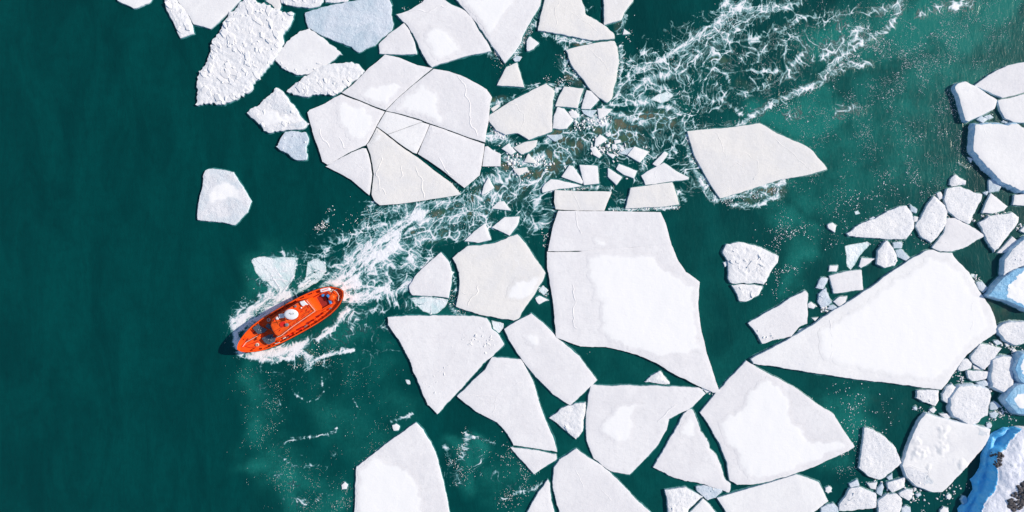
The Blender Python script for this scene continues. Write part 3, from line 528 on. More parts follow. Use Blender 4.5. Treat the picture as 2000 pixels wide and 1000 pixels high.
("small speckled fan below the speckled rhombus", 'speck', .5, "1880,703 1890,701 1899,711 1897,720 1876,725 1872,722", {'jag': .05}),
("thin sliver pinched between the speckled fan and the speckled rhombus", 'white', .3, "1901,713 1921,722 1903,721", {'jag': .03}),
("flat speckled slab beneath the pinched sliver", 'speck', .5, "1890,724 1932,726 1935,734 1924,741 1900,744 1892,738", {'jag': .05}),
("small oval below the flat speckled slab", 'bluegrey', .4, "1907,747 1924,743 1934,748 1930,754 1916,756", {'jag': .04}),
("tall speckled block beside the blue-rimmed block at right", 'speck', .9, "1940,704 1960,696 1977,698 1981,708 1979,732 1978,758 1961,766 1939,756 1937,730", {'flare': .3, 'jag': .08}),
("small bluish scrap under the round speckled floe", 'bluegrey', .3, "1941,666 1950,664 1959,671 1948,674", {'jag': .04}),
("tiny crumb below the round speckled floe's middle", 'white', .25, "1963,671 1970,670 1973,674 1966,677", {'jag': .05}),
("tiny starry crumb above the tall speckled block", 'white', .25, "1977,684 1982,681 1986,686 1981,689", {'jag': .06}),
("blue-rimmed block with a white top on the right picture edge", 'blueblock', 1.6, "1984,722 1990,702 1998,692 2016,690 2016,752 2001,748 1990,738", {'flare': .4, 'snow': ["1994,710 2000,699 2014,694 2014,746 2002,742 1995,730"]}),
("small squarish rubbly lump under the straight-edged floe's corner", 'speck', .5, "1792,763 1834,763 1834,782 1828,793 1810,786 1790,777", {'slabs': 4, 'jag': .08}),
("upright rubbly lump left of the round snow-dusted floe", 'speck', .55, "1841,770 1849,755 1860,749 1867,756 1863,770 1852,787 1842,780", {'slabs': 3, 'jag': .07}),
("round snow-dusted floe with a dark pitted rim near the shore", 'speck', .8, "1874,756 1908,756 1933,763 1935,779 1930,811 1908,826 1888,826 1864,813 1857,800 1858,787 1867,765", {'flare': .35, 'jag': .14}),
("upper of two grey scraps right of the round snow-dusted floe", 'bluegrey', .3, "1936,787 1943,784 1955,793 1947,800 1936,801", {'jag': .04}),
("lower of two grey scraps right of the round snow-dusted floe", 'bluegrey', .25, "1933,807 1942,804 1951,808 1944,817 1935,814", {'jag': .05}),
("small lump above the great shore floe's upper left corner", 'white', .35, "1816,801 1824,795 1830,801 1824,807", {'jag': .04}),
("small oval lump on the great shore floe's top edge", 'speck', .35, "1835,808 1849,808 1858,814 1851,818 1840,813", {'jag': .03}),
("tiny round crumb in green water left of the great shore floe", 'bluegrey', .25, "1784,796 1789,794 1792,799 1787,801", {'jag': .02}),
("small crumb above the great shore floe's right corner", 'bluegrey', .3, "1928,829 1933,825 1938,831 1935,836 1929,835", {'jag': .05}),
("great pock-marked snow floe lying next to the shore", 'white', .8, "1809,808 1838,817 1886,828 1935,839 1933,852 1919,877 1891,910 1860,943 1841,961 1818,960 1790,949 1771,930 1763,910 1766,899 1777,866 1789,838 1800,818", {'flare': .2, 'jag': .06, 'mounds': ["1787,862,10", "1842,842,11", "1842,878,13", "1805,880,9", "1792,885,12", "1880,908,10", "1815,912,5"], 'ridge': ["1764,909 1790,912 1815,918 1820,940"], 'bare': ["1903,834 1932,842 1928,852 1914,850", "1768,914 1790,916 1812,922 1822,944 1806,950 1786,942 1774,928"], 'slabs': 14, 'sl': "1775,930 1800,940 1815,930"}),
("half-moon floe with a straight left side, left of the great shore floe", 'speck', .6, "1689,836 1707,840 1732,857 1747,872 1761,904 1749,914 1729,932 1718,937 1696,930 1678,914 1681,897 1686,864", {'jag': .06}),
("tiny wedge under the half-moon floe's right side", 'bluegrey', .3, "1733,933 1743,925 1744,936 1737,938", {'jag': .03}),
("small fan-shaped lump below the half-moon floe", 'white', .4, "1694,944 1714,942 1711,956 1701,954", {'jag': .03}),
("small upright shard between the fan-shaped lump and the brick-shaped lump", 'bluegrey', .4, "1715,954 1724,943 1727,952 1722,969 1713,963", {'jag': .03}),
("brick-shaped lump below the half-moon floe's right corner", 'speck', .5, "1734,943 1768,933 1767,952 1743,962 1735,954", {'jag': .04}),
("bluish-cornered lump under the great shore floe's lower left", 'speck', .45, "1757,963 1771,956 1784,956 1782,969 1776,978 1759,969", {'jag': .05}),
("small crumb right of the bluish-cornered lump", 'bluegrey', .3, "1789,966 1798,964 1800,967 1793,971", {'jag': .03}),
("tiny dot of ice above the small crumb by the bluish-cornered lump", 'white', .2, "1786,955 1790,954 1790,958 1787,959", {'jag': .02}),
("round speckled lump on the bottom picture edge", 'speck', .6, "1716,980 1732,966 1749,965 1762,975 1761,987 1757,1008 1718,1008 1716,989", {'jag': .08}),
("small lump right of the round speckled lump on the bottom picture edge", 'bluegrey', .4, "1762,993 1769,988 1779,992 1780,1008 1763,1008", {'jag': .05}),
("rubbly floe with a stepped left side near the bottom picture edge", 'speck', .55, "1640,998 1641,985 1653,969 1660,955 1679,951 1711,964 1711,991 1670,997", {'slabs': 16, 'jag': .08, 'sl': "1648,990 1655,975 1665,962"}),
("small glassy chip on top of the stepped rubbly floe", 'bluegrey', .35, "1659,945 1675,937 1679,948 1662,952", {'jag': .04}),
("starry crumb off the great shore floe's lower tip", 'white', .3, "1849,969 1854,965 1859,970 1855,976 1850,974", {'jag': .06}),
("little snow-capped stone of ice at the foot of the blue bank", 'blueblock', .5, "1878,977 1882,970 1888,972 1889,981 1883,985", {'flare': .15}),
("lump on the bottom picture edge left of the blue bank", 'white', .4, "1837,996 1843,990 1853,993 1854,1008 1836,1008", {'jag': .06}),
("blue-shaded ice ledge with a snow cap on the right picture edge above the bank", 'blueblock', 1.5, "1964,781 1972,770 1985,755 2000,751 2018,750 2018,812 1989,808 1977,796", {'flare': .4, 'snow': ["1977,780 1988,768 2015,760 2015,804 1990,800"]}),
]
# ------------------------------------------------------------------ the water
def m_of(px, py, h=0.0):
    """decimetre survey -> metres, for a point seen at height h"""
    k = .1 * (CAM_H - h) / CAM_H
    return (px - 1000) * k, (500 - py) * k

def make_water():
    xs = np.concatenate([[-6000, -2500, -1000, -400, -200, -130], np.linspace(-104, 104, 521), [130, 200, 400, 1000, 2500, 6000]])
    ys = np.concatenate([[-6000, -2500, -1000, -400, -150, -80], np.linspace(-54, 54, 271), [80, 150, 400, 1000, 2500, 6000]])
    X, Y = np.meshgrid(xs, ys); nx, ny = len(xs), len(ys)
    PX, PY = X * 10 + 1000, 500 - Y * 10
    inner = (np.abs(X) <= 104.01) & (np.abs(Y) <= 54.01)
    # attribute fields on the fine grid only
    gx, gy = np.meshgrid(np.linspace(-104, 104, 521) * 10 + 1000, 500 - np.linspace(54, -54, 271) * 10)
    wx = (fbm(gx / 90, gy / 90, 61, 4) - .5) * 120; wy = (fbm(gx / 90, gy / 90, 67, 4) - .5) * 120
    def wfield(lst):
        F = np.zeros(gx.shape)
        for s, w, v in lst:
            pts = P(s); d = np.full(gx.shape, 1e12); x = gx + wx; y = gy + wy
            if len(pts) == 1: pts = pts * 2
            for (ax, ay), (bx, by) in zip(pts[:-1], pts[1:]):
                L = (bx - ax) ** 2 + (by - ay) ** 2 + 1e-9
                t = np.clip(((x - ax) * (bx - ax) + (y - ay) * (by - ay)) / L, 0, 1)
                d = np.minimum(d, (x - ax - t * (bx - ax)) ** 2 + (y - ay - t * (by - ay)) ** 2)
            F = np.maximum(F, v * np.exp(-d / w ** 2))
        return F
    milk = wfield([(s, w * 1.25, v) for s, w, v in MILK]) * (0.35 + 1.3 * fbm(gx / 40, gy / 40, 71, 5))
    wx *= .25; wy *= .25
    silt = wfield(SILT) * (0.25 + 1.5 * fbm(gx / 18, gy / 18, 73, 4))
    C = field(COVER, gx, gy)
    turb = np.clip(C, 0, 1)
    def full(F):
        A = np.zeros(X.shape); A[6:6 + 271, 6:6 + 521] = F[::-1]; return A
    milk, silt, turb = full(milk), full(silt), full(turb)
    Z = turb * .10 * (fbm(PX / 14, PY / 14, 77, 3) - .6)
    V = np.stack([X.ravel(), Y.ravel(), Z.ravel()], 1)
    idx = np.arange(nx * ny).reshape(ny, nx)
    q = np.stack([idx[:-1, :-1], idx[:-1, 1:], idx[1:, 1:], idx[1:, :-1]], -1).reshape(-1, 4)
    me = bpy.data.meshes.new('water')
    me.vertices.add(len(V)); me.vertices.foreach_set('co', V.ravel())
    me.loops.add(q.size); me.loops.foreach_set('vertex_index', q.ravel().astype(np.int32))
    me.polygons.add(len(q)); me.polygons.foreach_set('loop_start', np.arange(0, q.size, 4, dtype=np.int32))
    me.polygons.foreach_set('use_smooth', np.ones(len(q), bool)); me.update(calc_edges=True)
    for n_, A in (('milk', milk), ('silt', silt), ('turb', turb)):
        a = me.attributes.new(n_, 'FLOAT', 'POINT'); a.data.foreach_set('value', A.ravel().astype(np.float32))
    m, nt, b = new_mat('sea_water'); p = position(nt)
    deep = mixc(nt, ramp(nt, noise(nt, stretch(nt, p, (.14, .05, 1), R(28)), 1.0, 6, .62, .8), .30, .70), WATER[0], WATER[1])  # ripple shading put into the colour as faint streaks
    deep = mixc(nt, math_(nt, 'MULTIPLY', ramp(nt, noise(nt, p, .55, 6, .65), .35, .75), .30), deep, tuple(x * .72 for x in WATER[0]))
    mk = math_(nt, 'MULTIPLY', attr(nt, 'milk'), math_(nt, 'ADD', .45, math_(nt, 'MULTIPLY', noise(nt, p, 1.6, 6, .72), 1.1)))
    col = mixc(nt, ramp(nt, mk, 0.0, .95), deep, WATER[2])
    fr = math_(nt, 'MULTIPLY', ramp(nt, noise(nt, p, 5.5, 3, .75), .56, .74), ramp(nt, mk, .15, .9))
    col = mixc(nt, math_(nt, 'MULTIPLY', fr, .55), col, (.20, .36, .34))
    st = math_(nt, 'MULTIPLY', attr(nt, 'silt'), math_(nt, 'ADD', .35, math_(nt, 'MULTIPLY', noise(nt, p, 1.3, 5, .7), 1.3)))
    silt_c = mixc(nt, ramp(nt, noise(nt, p, .5, 3), .4, .6), WATER[3], WATER[4])
    col = mixc(nt, ramp(nt, st, .10, .95), col, silt_c)
    nt.links.new(col, b.inputs['Base Color'])
    b.inputs['Roughness'].default_value = .22; b.inputs['IOR'].default_value = 1.33; b.inputs['Specular IOR Level'].default_value = .3
    w1 = noise(nt, stretch(nt, p, (1.0, .38, 1), R(25)), 1.1, 4, .55, .6)
    w2 = noise(nt, stretch(nt, p, (1.0, .5, 1), R(-15)), 3.6, 3, .6, .4)
    h = math_(nt, 'ADD', math_(nt, 'MULTIPLY', w1, 1.0), math_(nt, 'MULTIPLY', w2, .28))
    h = math_(nt, 'MULTIPLY', h, math_(nt, 'ADD', 1.0, math_(nt, 'MULTIPLY', attr(nt, 'turb'), 3.0)))
    bump(nt, b, h, .062)
    me.materials.append(m)
    tag(link('sea_water', me), 'dark teal sea water with a churned wake running through the ice', 'water', kind='structure')
WATER = [(.0001, .040, .0385), (.0002, .060, .0555), (.008, .160, .130), (.125, .125, .085), (.055, .115, .070)]
make_water()

def make_foam():
    X, Y = np.meshgrid(np.arange(380, 2021, 1.0), np.arange(-16, 1017, 1.0))
    f, C = foam_field(X, Y)
    ny, nx = f.shape
    vis = f > .012
    cell = vis[:-1, :-1] | vis[1:, :-1] | vis[:-1, 1:] | vis[1:, 1:]
    J, I = np.nonzero(cell)
    used = np.zeros(f.shape, bool)
    for dj, di in ((0, 0), (0, 1), (1, 0), (1, 1)): used[J + dj, I + di] = True
    vid = -np.ones(f.shape, np.int64); vid[used] = np.arange(used.sum())
    lum = fbm(X[used] / 5, Y[used] / 5, 91, 3)
    V = np.stack([(X[used] - 1000) * .1, (500 - Y[used]) * .1, -.006 + f[used] * (.05 + .10 * lum * np.clip(C[used] - .3, 0, 1))], 1)
    q = np.stack([vid[J + 1, I], vid[J + 1, I + 1], vid[J, I + 1], vid[J, I]], -1)
    me = bpy.data.meshes.new('sea_foam')
    me.vertices.add(len(V)); me.vertices.foreach_set('co', V.ravel())
    me.loops.add(q.size); me.loops.foreach_set('vertex_index', q.ravel().astype(np.int32))
    me.polygons.add(len(q)); me.polygons.foreach_set('loop_start', np.arange(0, q.size, 4, dtype=np.int32))
    me.polygons.foreach_set('use_smooth', np.ones(len(q), bool)); me.update(calc_edges=True)
    a = me.attributes.new('dens', 'FLOAT', 'POINT'); a.data.foreach_set('value', f[used].astype(np.float32))
    m, nt, b = new_mat('foam'); p = position(nt)
    dn = attr(nt, 'dens')
    d = math_(nt, 'ADD', dn, math_(nt, 'MULTIPLY', math_(nt, 'SUBTRACT', noise(nt, p, 4.5, 4, .7), .5), math_(nt, 'MULTIPLY', ramp(nt, dn, 0, .25), .5)))
    cr = N(nt, 'ShaderNodeValToRGB'); nt.links.new(d, cr.inputs['Fac']); el = cr.color_ramp.elements
    stops = [(0, (.001, .050, .050)), (.18, (.015, .12, .115)), (.42, (.20, .38, .385)), (.70, (.66, .69, .70)), (.95, (.84, .83, .83))]
    el[0].position, el[0].color = 0, (*stops[0][1], 1); el[1].position, el[1].color = .95, (*stops[4][1], 1)
    for q_, c_ in stops[1:4]: e_ = el.new(q_); e_.color = (*c_, 1)
    col = cr.outputs['Color']
    nt.links.new(col, b.inputs['Base Color']); b.inputs['Roughness'].default_value = .6
    bump(nt, b, noise(nt, p, 2.2, 5, .7), .05)
    me.materials.append(m)
    tag(link('sea_foam', me), 'white lacy foam of the boat wake spread over the teal water', 'foam', kind='stuff')
make_foam()
# ------------------------------------------------------------------ the ice floes
def inside(px, py, poly):
    c = np.zeros(px.shape, bool); n = len(poly)
    for i in range(n):
        x1, y1 = poly[i]; x2, y2 = poly[(i + 1) % n]
        if y1 == y2: continue
        m = ((y1 > py) != (y2 > py)) & (px < (x2 - x1) * (py - y1) / (y2 - y1) + x1)
        c ^= m
    return c
def edge_dist(px, py, poly, closed=True):
    d = np.full(px.shape, 1e9); n = len(poly)
    for i in range(n if closed else n - 1):
        ax, ay = poly[i]; bx, by = poly[(i + 1) % n]
        L = (bx - ax) ** 2 + (by - ay) ** 2 + 1e-12
        t = np.clip(((px - ax) * (bx - ax) + (py - ay) * (by - ay)) / L, 0, 1)
        d = np.minimum(d, (px - ax - t * (bx - ax)) ** 2 + (py - ay - t * (by - ay)) ** 2)
    return np.sqrt(d)
def ccw(poly):
    a = sum(poly[i][0] * poly[(i + 1) % len(poly)][1] - poly[(i + 1) % len(poly)][0] * poly[i][1] for i in range(len(poly)))
    return poly if a > 0 else poly[::-1]
def area(poly):
    return abs(sum(poly[i][0] * poly[(i + 1) % len(poly)][1] - poly[(i + 1) % len(poly)][0] * poly[i][1] for i in range(len(poly)))) / 2
def roughen(poly, step, amp, seed):
    out = []; n = len(poly); cx = poly[0][0]; s0 = 0
    for i in range(n):
        a = np.array(poly[i]); b = np.array(poly[(i + 1) % n]); L = np.hypot(*(b - a)); k = max(int(L / step), 1)
        nrm = np.array([(b - a)[1], -(b - a)[0]]) / (L + 1e-9)
        for j in range(k):
            t = j / k; p = a + (b - a) * t; s = s0 + L * t
            w = min(1, 4 * t * (1 - t) * 1.6 + .15)
            dv = (float(fbm(np.array([s / 1.7]), np.array([seed * 3.7]), seed, 4)[0]) - .5) * 2 * amp * 2.2 * w
            dv += (float(vnoise(np.array([s / .28]), np.array([seed * 1.3]), seed + 5)[0]) - .5) * amp * .9 * w
            out.append(tuple(p + nrm * dv))
        s0 += L
    return out
AMP = {'white': .40, 'grey': .45, 'cream': .5, 'rough': .85, 'speck': 1.3, 'bluegrey': 1.6, 'greyblue': 1.3, 'blueblock': 1.2, 'sunk': .35, 'wet': .6}
def relief(x, y, sty, seed):
    a = AMP[sty]
    r = (fbm(x / 7 + seed, y / 7, 101, 3) - .5) * .16 + (fbm(x / 1.6, y / 2.4 + seed, 103, 4) - .5) * .085
    if sty == 'rough':
        u, v = x * .5 + y * .87, -x * .87 + y * .5
        r = r + (1 - np.abs(2 * fbm(u / .75 + seed, v / 2.6, 111, 3) - 1)) * .10 - .05 * sstep(.56, .64, fbm(u / .9, v / 2.0 + seed, 113, 3))
    if sty in ('rough', 'speck', 'blueblock'):
        r = r + np.abs(fbm(x / 1.1 + seed, y / 1.1, 107, 3) - .5) * .10
        f1, f2 = worley(x / 1.3 + seed, y / 1.0, 109)
        r = r + .05 * _hash(np.floor(f1 * 7), np.floor(f2 * 5), 3)
    return r * a
def cdt(outline, pts):
    vs = [Vector(p) for p in outline] + [Vector(p) for p in pts]; n = len(outline)
    v, e, f, *_ = delaunay_2d_cdt(vs, [(i, (i + 1) % n) for i in range(n)], [], 1, 1e-5)
    return np.array([(p[0], p[1]) for p in v]), [tuple(q) for q in f]
def grid_pts(poly, sp, margin, rng):
    xs = [p[0] for p in poly]; ys = [p[1] for p in poly]
    gx, gy = np.meshgrid(np.arange(min(xs), max(xs), sp), np.arange(min(ys), max(ys), sp * .87))
    gx = gx + (np.arange(gx.shape[0]) % 2)[:, None] * sp * .5
    gx = gx + rng.uniform(-.22, .22, gx.shape) * sp; gy = gy + rng.uniform(-.22, .22, gy.shape) * sp
    gx, gy = gx.ravel(), gy.ravel()
    m = inside(gx, gy, poly); gx, gy = gx[m], gy[m]
    m = edge_dist(gx, gy, poly) > margin
    return list(zip(gx[m], gy[m]))

BARE = ice_mat('bare_ice', 'greyblue')
_slabs = []
def slab_meshes():
    rng = random.Random(5)
    for key in ('rough', 'white', 'bluegrey'):
        for k in range(5):
            n = rng.choice([4, 5, 5, 6]); a0 = rng.random() * 6
            poly = [((.55 + .45 * rng.random()) * math.cos(a0 + i * 2 * math.pi / n), (.40 + .4 * rng.random()) * math.sin(a0 + i * 2 * math.pi / n)) for i in range(n)]
            th = rng.uniform(.22, .38); b = MB()
            top = [(x * .93, y * .93, th + rng.uniform(-.05, .05)) for x, y in poly]
            b.rings([[(x * 1.02, y * 1.02, -.3) for x, y in poly], [(x, y, th * .8) for x, y in poly], top])
            _slabs.append(mesh_np('ice_slab', b.v, b.f, [ICE[key]]))
slab_meshes()

def make_floe(idx, label, sty, h, pts, opt):
    rng = np.random.default_rng(idx + 11)
    raw = [m_of(x, y, h) for x, y in P(pts)]
    raw = ccw(raw); A = area(raw)
    jag = opt.get('jag', .07) * (1.0 if opt.get('flare', 1) == 0 else 1.5); flare = opt.get('flare', .06)
    if opt.get('flare', 1) == 0 and opt.get('grow', 1):   # hairline cracks: the pieces almost touch
        c0 = np.array(raw); e_ = np.roll(c0, -1, 0) - c0; e_ = np.stack([e_[:, 1], -e_[:, 0]], 1); e_ /= np.linalg.norm(e_, axis=1)[:, None]
        v_ = e_ + np.roll(e_, 1, 0); v_ /= np.maximum(np.linalg.norm(v_, axis=1)[:, None] ** 2 / 2, .5)
        raw = [tuple(q) for q in c0 + v_ * .07]
    step = .22 if A < 12 else .34
    out = roughen(raw, step, jag, idx)
    cx = sum(p[0] for p in raw) / len(raw); cy = sum(p[1] for p in raw) / len(raw)
    mounds = []
    for q in opt.get('mounds', []):
        a, b_, r = [float(c) for c in q.split(',')]; mounds.append((*m_of(a, b_, h), r * .1))
    soft = .05 if sty not in ('sunk', 'wet') else .0
    if sty == 'sunk': h = min(h, .05) * .5
    tilt = rng.uniform(-1, 1, 2) * (.006 if A > 60 else .02) * (1 if sty != 'sunk' else .3)
    def ztop(x, y, d):
        z = h + relief(x, y, sty, idx * 1.7) * (np.clip(d / .8, 0, 1) * .8 + .2) + np.clip((x - cx) * tilt[0] + (y - cy) * tilt[1], -.12, .12) - soft * np.exp(-(d / .25) ** 2)
        for mx, my, r in mounds:
            rr = np.hypot(x - mx + (fbm(x * .9, y * .9, 135, 3) - .5) * 1.6 * r, y - my + (fbm(x * .9, y * .9, 137, 3) - .5) * 1.6 * r) / r
            lump = .6 + .8 * fbm(x * 2.2, y * 2.2, 131, 3)
            z = z + .16 * np.exp(-rr ** 4) * lump * (fbm(x * 1.1, y * 1.1, 133, 3) * 1.6 - .1) - .05 * np.exp(-((rr - 1.15) / .2) ** 2)
        return np.maximum(z, .004)
    sp = .26 if A < 15 else (.36 if A < 60 else .5)
    if mounds: sp = min(sp, .28)
    if sty == 'rough': sp = .42
    tv, tf = cdt(out, grid_pts(out, sp, sp * .5, rng))
    dz = edge_dist(tv[:, 0], tv[:, 1], out)
    tz = ztop(tv[:, 0], tv[:, 1], dz)
    V = [(x - cx, y - cy, z) for (x, y), z in zip(tv, tz)]; F = list(tf); mi = [0] * len(F); sm = [sty != 'rough'] * len(F)
    # the broken edge: a worn lip, the face, the foot below the water
    o = np.array(out); n = len(o); prv = np.roll(o, 1, 0); nxt = np.roll(o, -1, 0)
    e1 = o - prv; e2 = nxt - o
    n1 = np.stack([e1[:, 1], -e1[:, 0]], 1); n1 /= np.linalg.norm(n1, axis=1)[:, None] + 1e-9
    n2 = np.stack([e2[:, 1], -e2[:, 0]], 1); n2 /= np.linalg.norm(n2, axis=1)[:, None] + 1e-9
    nr = n1 + n2; nr /= np.linalg.norm(nr, axis=1)[:, None] + 1e-9
    zo = ztop(o[:, 0], o[:, 1], np.zeros(n))
    jit = rng.uniform(0, 1, n); jit = (jit + np.roll(jit, 1) + np.roll(jit, -1)) / 3
    rings = [(0.0, zo), (.02 + flare * .15 * jit, zo - np.minimum(.06, zo * .3)), (flare * (.3 + .9 * jit), zo * (.35 + .25 * jit)), (flare * (.7 + .9 * jit), np.full(n, -.02)), (flare + .02 + .1 * jit * (flare > 0), np.full(n, -.5))]
    base = len(V)
    for off, z in rings:
        q = o + nr * np.broadcast_to(np.asarray(off), (n,))[:, None]
        V += [(a - cx, b - cy, c) for (a, b), c in zip(q, z)]
    for k in range(len(rings) - 1):
        for i in range(n):
            j = (i + 1) % n
            F.append((base + k * n + j, base + k * n + i, base + (k + 1) * n + i, base + (k + 1) * n + j)); mi.append(0 if k == 0 else 1); sm.append(k > 0)
    if flare > 0 and sty not in ('sunk', 'wet'):
        lw = .08 + .5 * fbm(np.cos(np.arange(n) * 2 * np.pi / n) * 3 + idx, np.sin(np.arange(n) * 2 * np.pi / n) * 3, 191, 3) ** 2.2 + .08 * jit
        b2 = len(V)
        for off, z in ((flare, .03), (flare + lw * .6, .012), (flare + lw, -.03)):
            q = o + nr * np.broadcast_to(np.asarray(off), (n,))[:, None]; V += [(a - cx, b - cy, z) for a, b in q]
        for k in range(2):
            for i in range(n):
                j = (i + 1) % n; F.append((b2 + k * n + j, b2 + k * n + i, b2 + (k + 1) * n + i, b2 + (k + 1) * n + j)); mi.append(2); sm.append(True)
    side = SIDE_BLUE if (h >= .95 or sty in ('blueblock',)) else (ICE[sty] if sty == 'sunk' else SIDE)
    small = A < 9
    name = 'ice_chunk' if small else 'ice_floe'
    me = mesh_np(name, V, F, [ICE[sty], side, LEDGE], mi, sm)
    if sty == 'sunk':
        ed = np.zeros(len(V), np.float32); ed[:len(tv)] = np.clip(dz / (1.0 if A > 5 else .4), 0, 1)
        me.attributes.new('edge', 'FLOAT', 'POINT').data.foreach_set('value', ed)
    ob = link(name, me, None, (cx, cy, 0))
    tag(ob, label, 'ice chunk' if small else 'ice floe', 'small ice chunks between the floes' if small else 'ice floes drifting on the teal water')
    # snow drifts and patches of bare ice
    for s, (sn, kind) in enumerate([(q, 'snow_drift') for q in opt.get('snow', [])] + [(q, 'bare_ice_patch') for q in opt.get('bare', [])]):
        poly = ccw([m_of(x, y, h) for x, y in P(sn)])
        so = roughen(poly, .3, .42 if A > 40 else .2, idx * 7 + s + 500)
        so = [p for p in so]
        px = np.array([p[0] for p in so]); py = np.array([p[1] for p in so])
        ok = inside(px, py, out) & (edge_dist(px, py, out) > .12)
        so = [p for p, k_ in zip(so, ok) if k_]
        if len(so) < 5: continue
        sv, sf = cdt(so, grid_pts(so, .42, .2, rng))
        d = edge_dist(sv[:, 0], sv[:, 1], so); dd = edge_dist(sv[:, 0], sv[:, 1], out)
        # sits on the ice: never below the coarse top sheet
        z = ztop(sv[:, 0], sv[:, 1], dd) + .016 + .03 * sstep(0, 1.2, d)
        so_me = mesh_np(kind, [(a - cx, b - cy, c) for (a, b), c in zip(sv, z)], sf, [DRIFT[sty] if kind == 'snow_drift' else BARE], None, True)
        at = so_me.attributes.new('edge', 'FLOAT', 'POINT'); at.data.foreach_set('value', np.clip(d / (1.6 if A > 60 and sty != 'blueblock' else .35), 0, 1).astype(np.float32))
        link(kind, so_me, ob)
    # pressure ridges
    for s, rd in enumerate(opt.get('ridge', [])):
        pl = [m_of(x, y, h) for x, y in P(rd)]; ctr = []
        for (ax, ay), (bx, by) in zip(pl[:-1], pl[1:]):
            L = math.hypot(bx - ax, by - ay); k = max(int(L / .3), 1)
            for j in range(k):
                t = j / k; ctr.append((ax + (bx - ax) * t, ay + (by - ay) * t))
        ctr.append(pl[-1]); c = np.array(ctr); s_ = np.arange(len(c)) * .3
        c = c + np.stack([(fbm(s_ / 1.6, s_ * 0 + idx, 141 + s, 4) - .5) * 1.3, (fbm(s_ / 1.6, s_ * 0 + idx, 151 + s, 4) - .5) * 1.3], 1)
        m = inside(c[:, 0], c[:, 1], out) & (edge_dist(c[:, 0], c[:, 1], out) > .1)
        c = c[m]; s_ = s_[m]
        if len(c) < 4: continue
        t_ = np.gradient(c, axis=0); t_ /= np.linalg.norm(t_, axis=1)[:, None] + 1e-9; nn = np.stack([-t_[:, 1], t_[:, 0]], 1)
        wd = .10 + .16 * vnoise(s_ / .8, s_ * 0, 161 + s + idx); hh = .006 + .024 * vnoise(s_ / .6, s_ * 0 + 5, 171 + s + idx)
        tap = np.clip(np.minimum(np.arange(len(c)), np.arange(len(c))[::-1]) / 3.0, .05, 1); hh = hh * tap
        zz = ztop(c[:, 0], c[:, 1], edge_dist(c[:, 0], c[:, 1], out))
        if opt.get('snow'): zz = zz + .03
        V = []; F = []; k = len(c)
        for off, up in ((-1.0, -.08), (-.25, 1), (.35, .85), (1.0, -.08)):
            q = c + nn * (wd * off)[:, None]; z = zz + (hh if up > 0 else 0) * up + (up if up < 0 else 0)
            V += [(a - cx, b - cy, w) for (a, b), w in zip(q, z)]
        for r_ in range(3):
            for i in range(k - 1): F.append((r_ * k + i, r_ * k + i + 1, (r_ + 1) * k + i + 1, (r_ + 1) * k + i))
        link('pressure_ridge', mesh_np('pressure_ridge', V, F, [ICE[sty]], None, True), ob)
    # heaped slabs
    if opt.get('slabs'):
        rr = random.Random(idx); xs = [p[0] for p in out]; ys = [p[1] for p in out]; cnt = 0; tries = 0
        line = [m_of(x, y, h) for x, y in P(opt['sl'])] if 'sl' in opt else None
        while cnt < opt['slabs'] and tries < 6000:
            tries += 1
            if line:
                a, b_ = rr.choice(list(zip(line[:-1], line[1:]))); t = rr.random()
                x = a[0] + (b_[0] - a[0]) * t + rr.gauss(0, .9); y = a[1] + (b_[1] - a[1]) * t + rr.gauss(0, .9)
            else: x = rr.uniform(min(xs), max(xs)); y = rr.uniform(min(ys), max(ys))
            X = np.array([x]); Y = np.array([y])
            if not inside(X, Y, out)[0]: continue
            d = edge_dist(X, Y, out); big = sty == 'rough' and rr.random() < .30; sc = (rr.uniform(.5, 1.6) if big else .14 + .42 * rr.random() ** 2) * (1 if A > 60 else .75)
            if d[0] < sc * .35: continue
            me_ = _slabs[rr.randrange(10 if sty not in ('bluegrey',) else 15)]
            s_o = link('ice_slab', me_, ob, (x - cx, y - cy, float(ztop(X, Y, d)[0]) - (.04 if big else .10 * sc)))
            tl = .07 if big else .28; s_o.rotation_euler = (rr.gauss(0, tl), rr.gauss(0, tl), rr.gauss(2.1, .5) if big else rr.uniform(0, 6.28)); s_o.scale = (sc, sc * rr.uniform(.4, .8), (.45 if big else sc * rr.uniform(.6, 1.0))); cnt += 1
    return out
OUTLINES = []
for i_, (lab, sty, h, pts, opt) in enumerate(FLOES):
    OUTLINES.append(make_floe(i_, lab, sty, h, pts, opt))

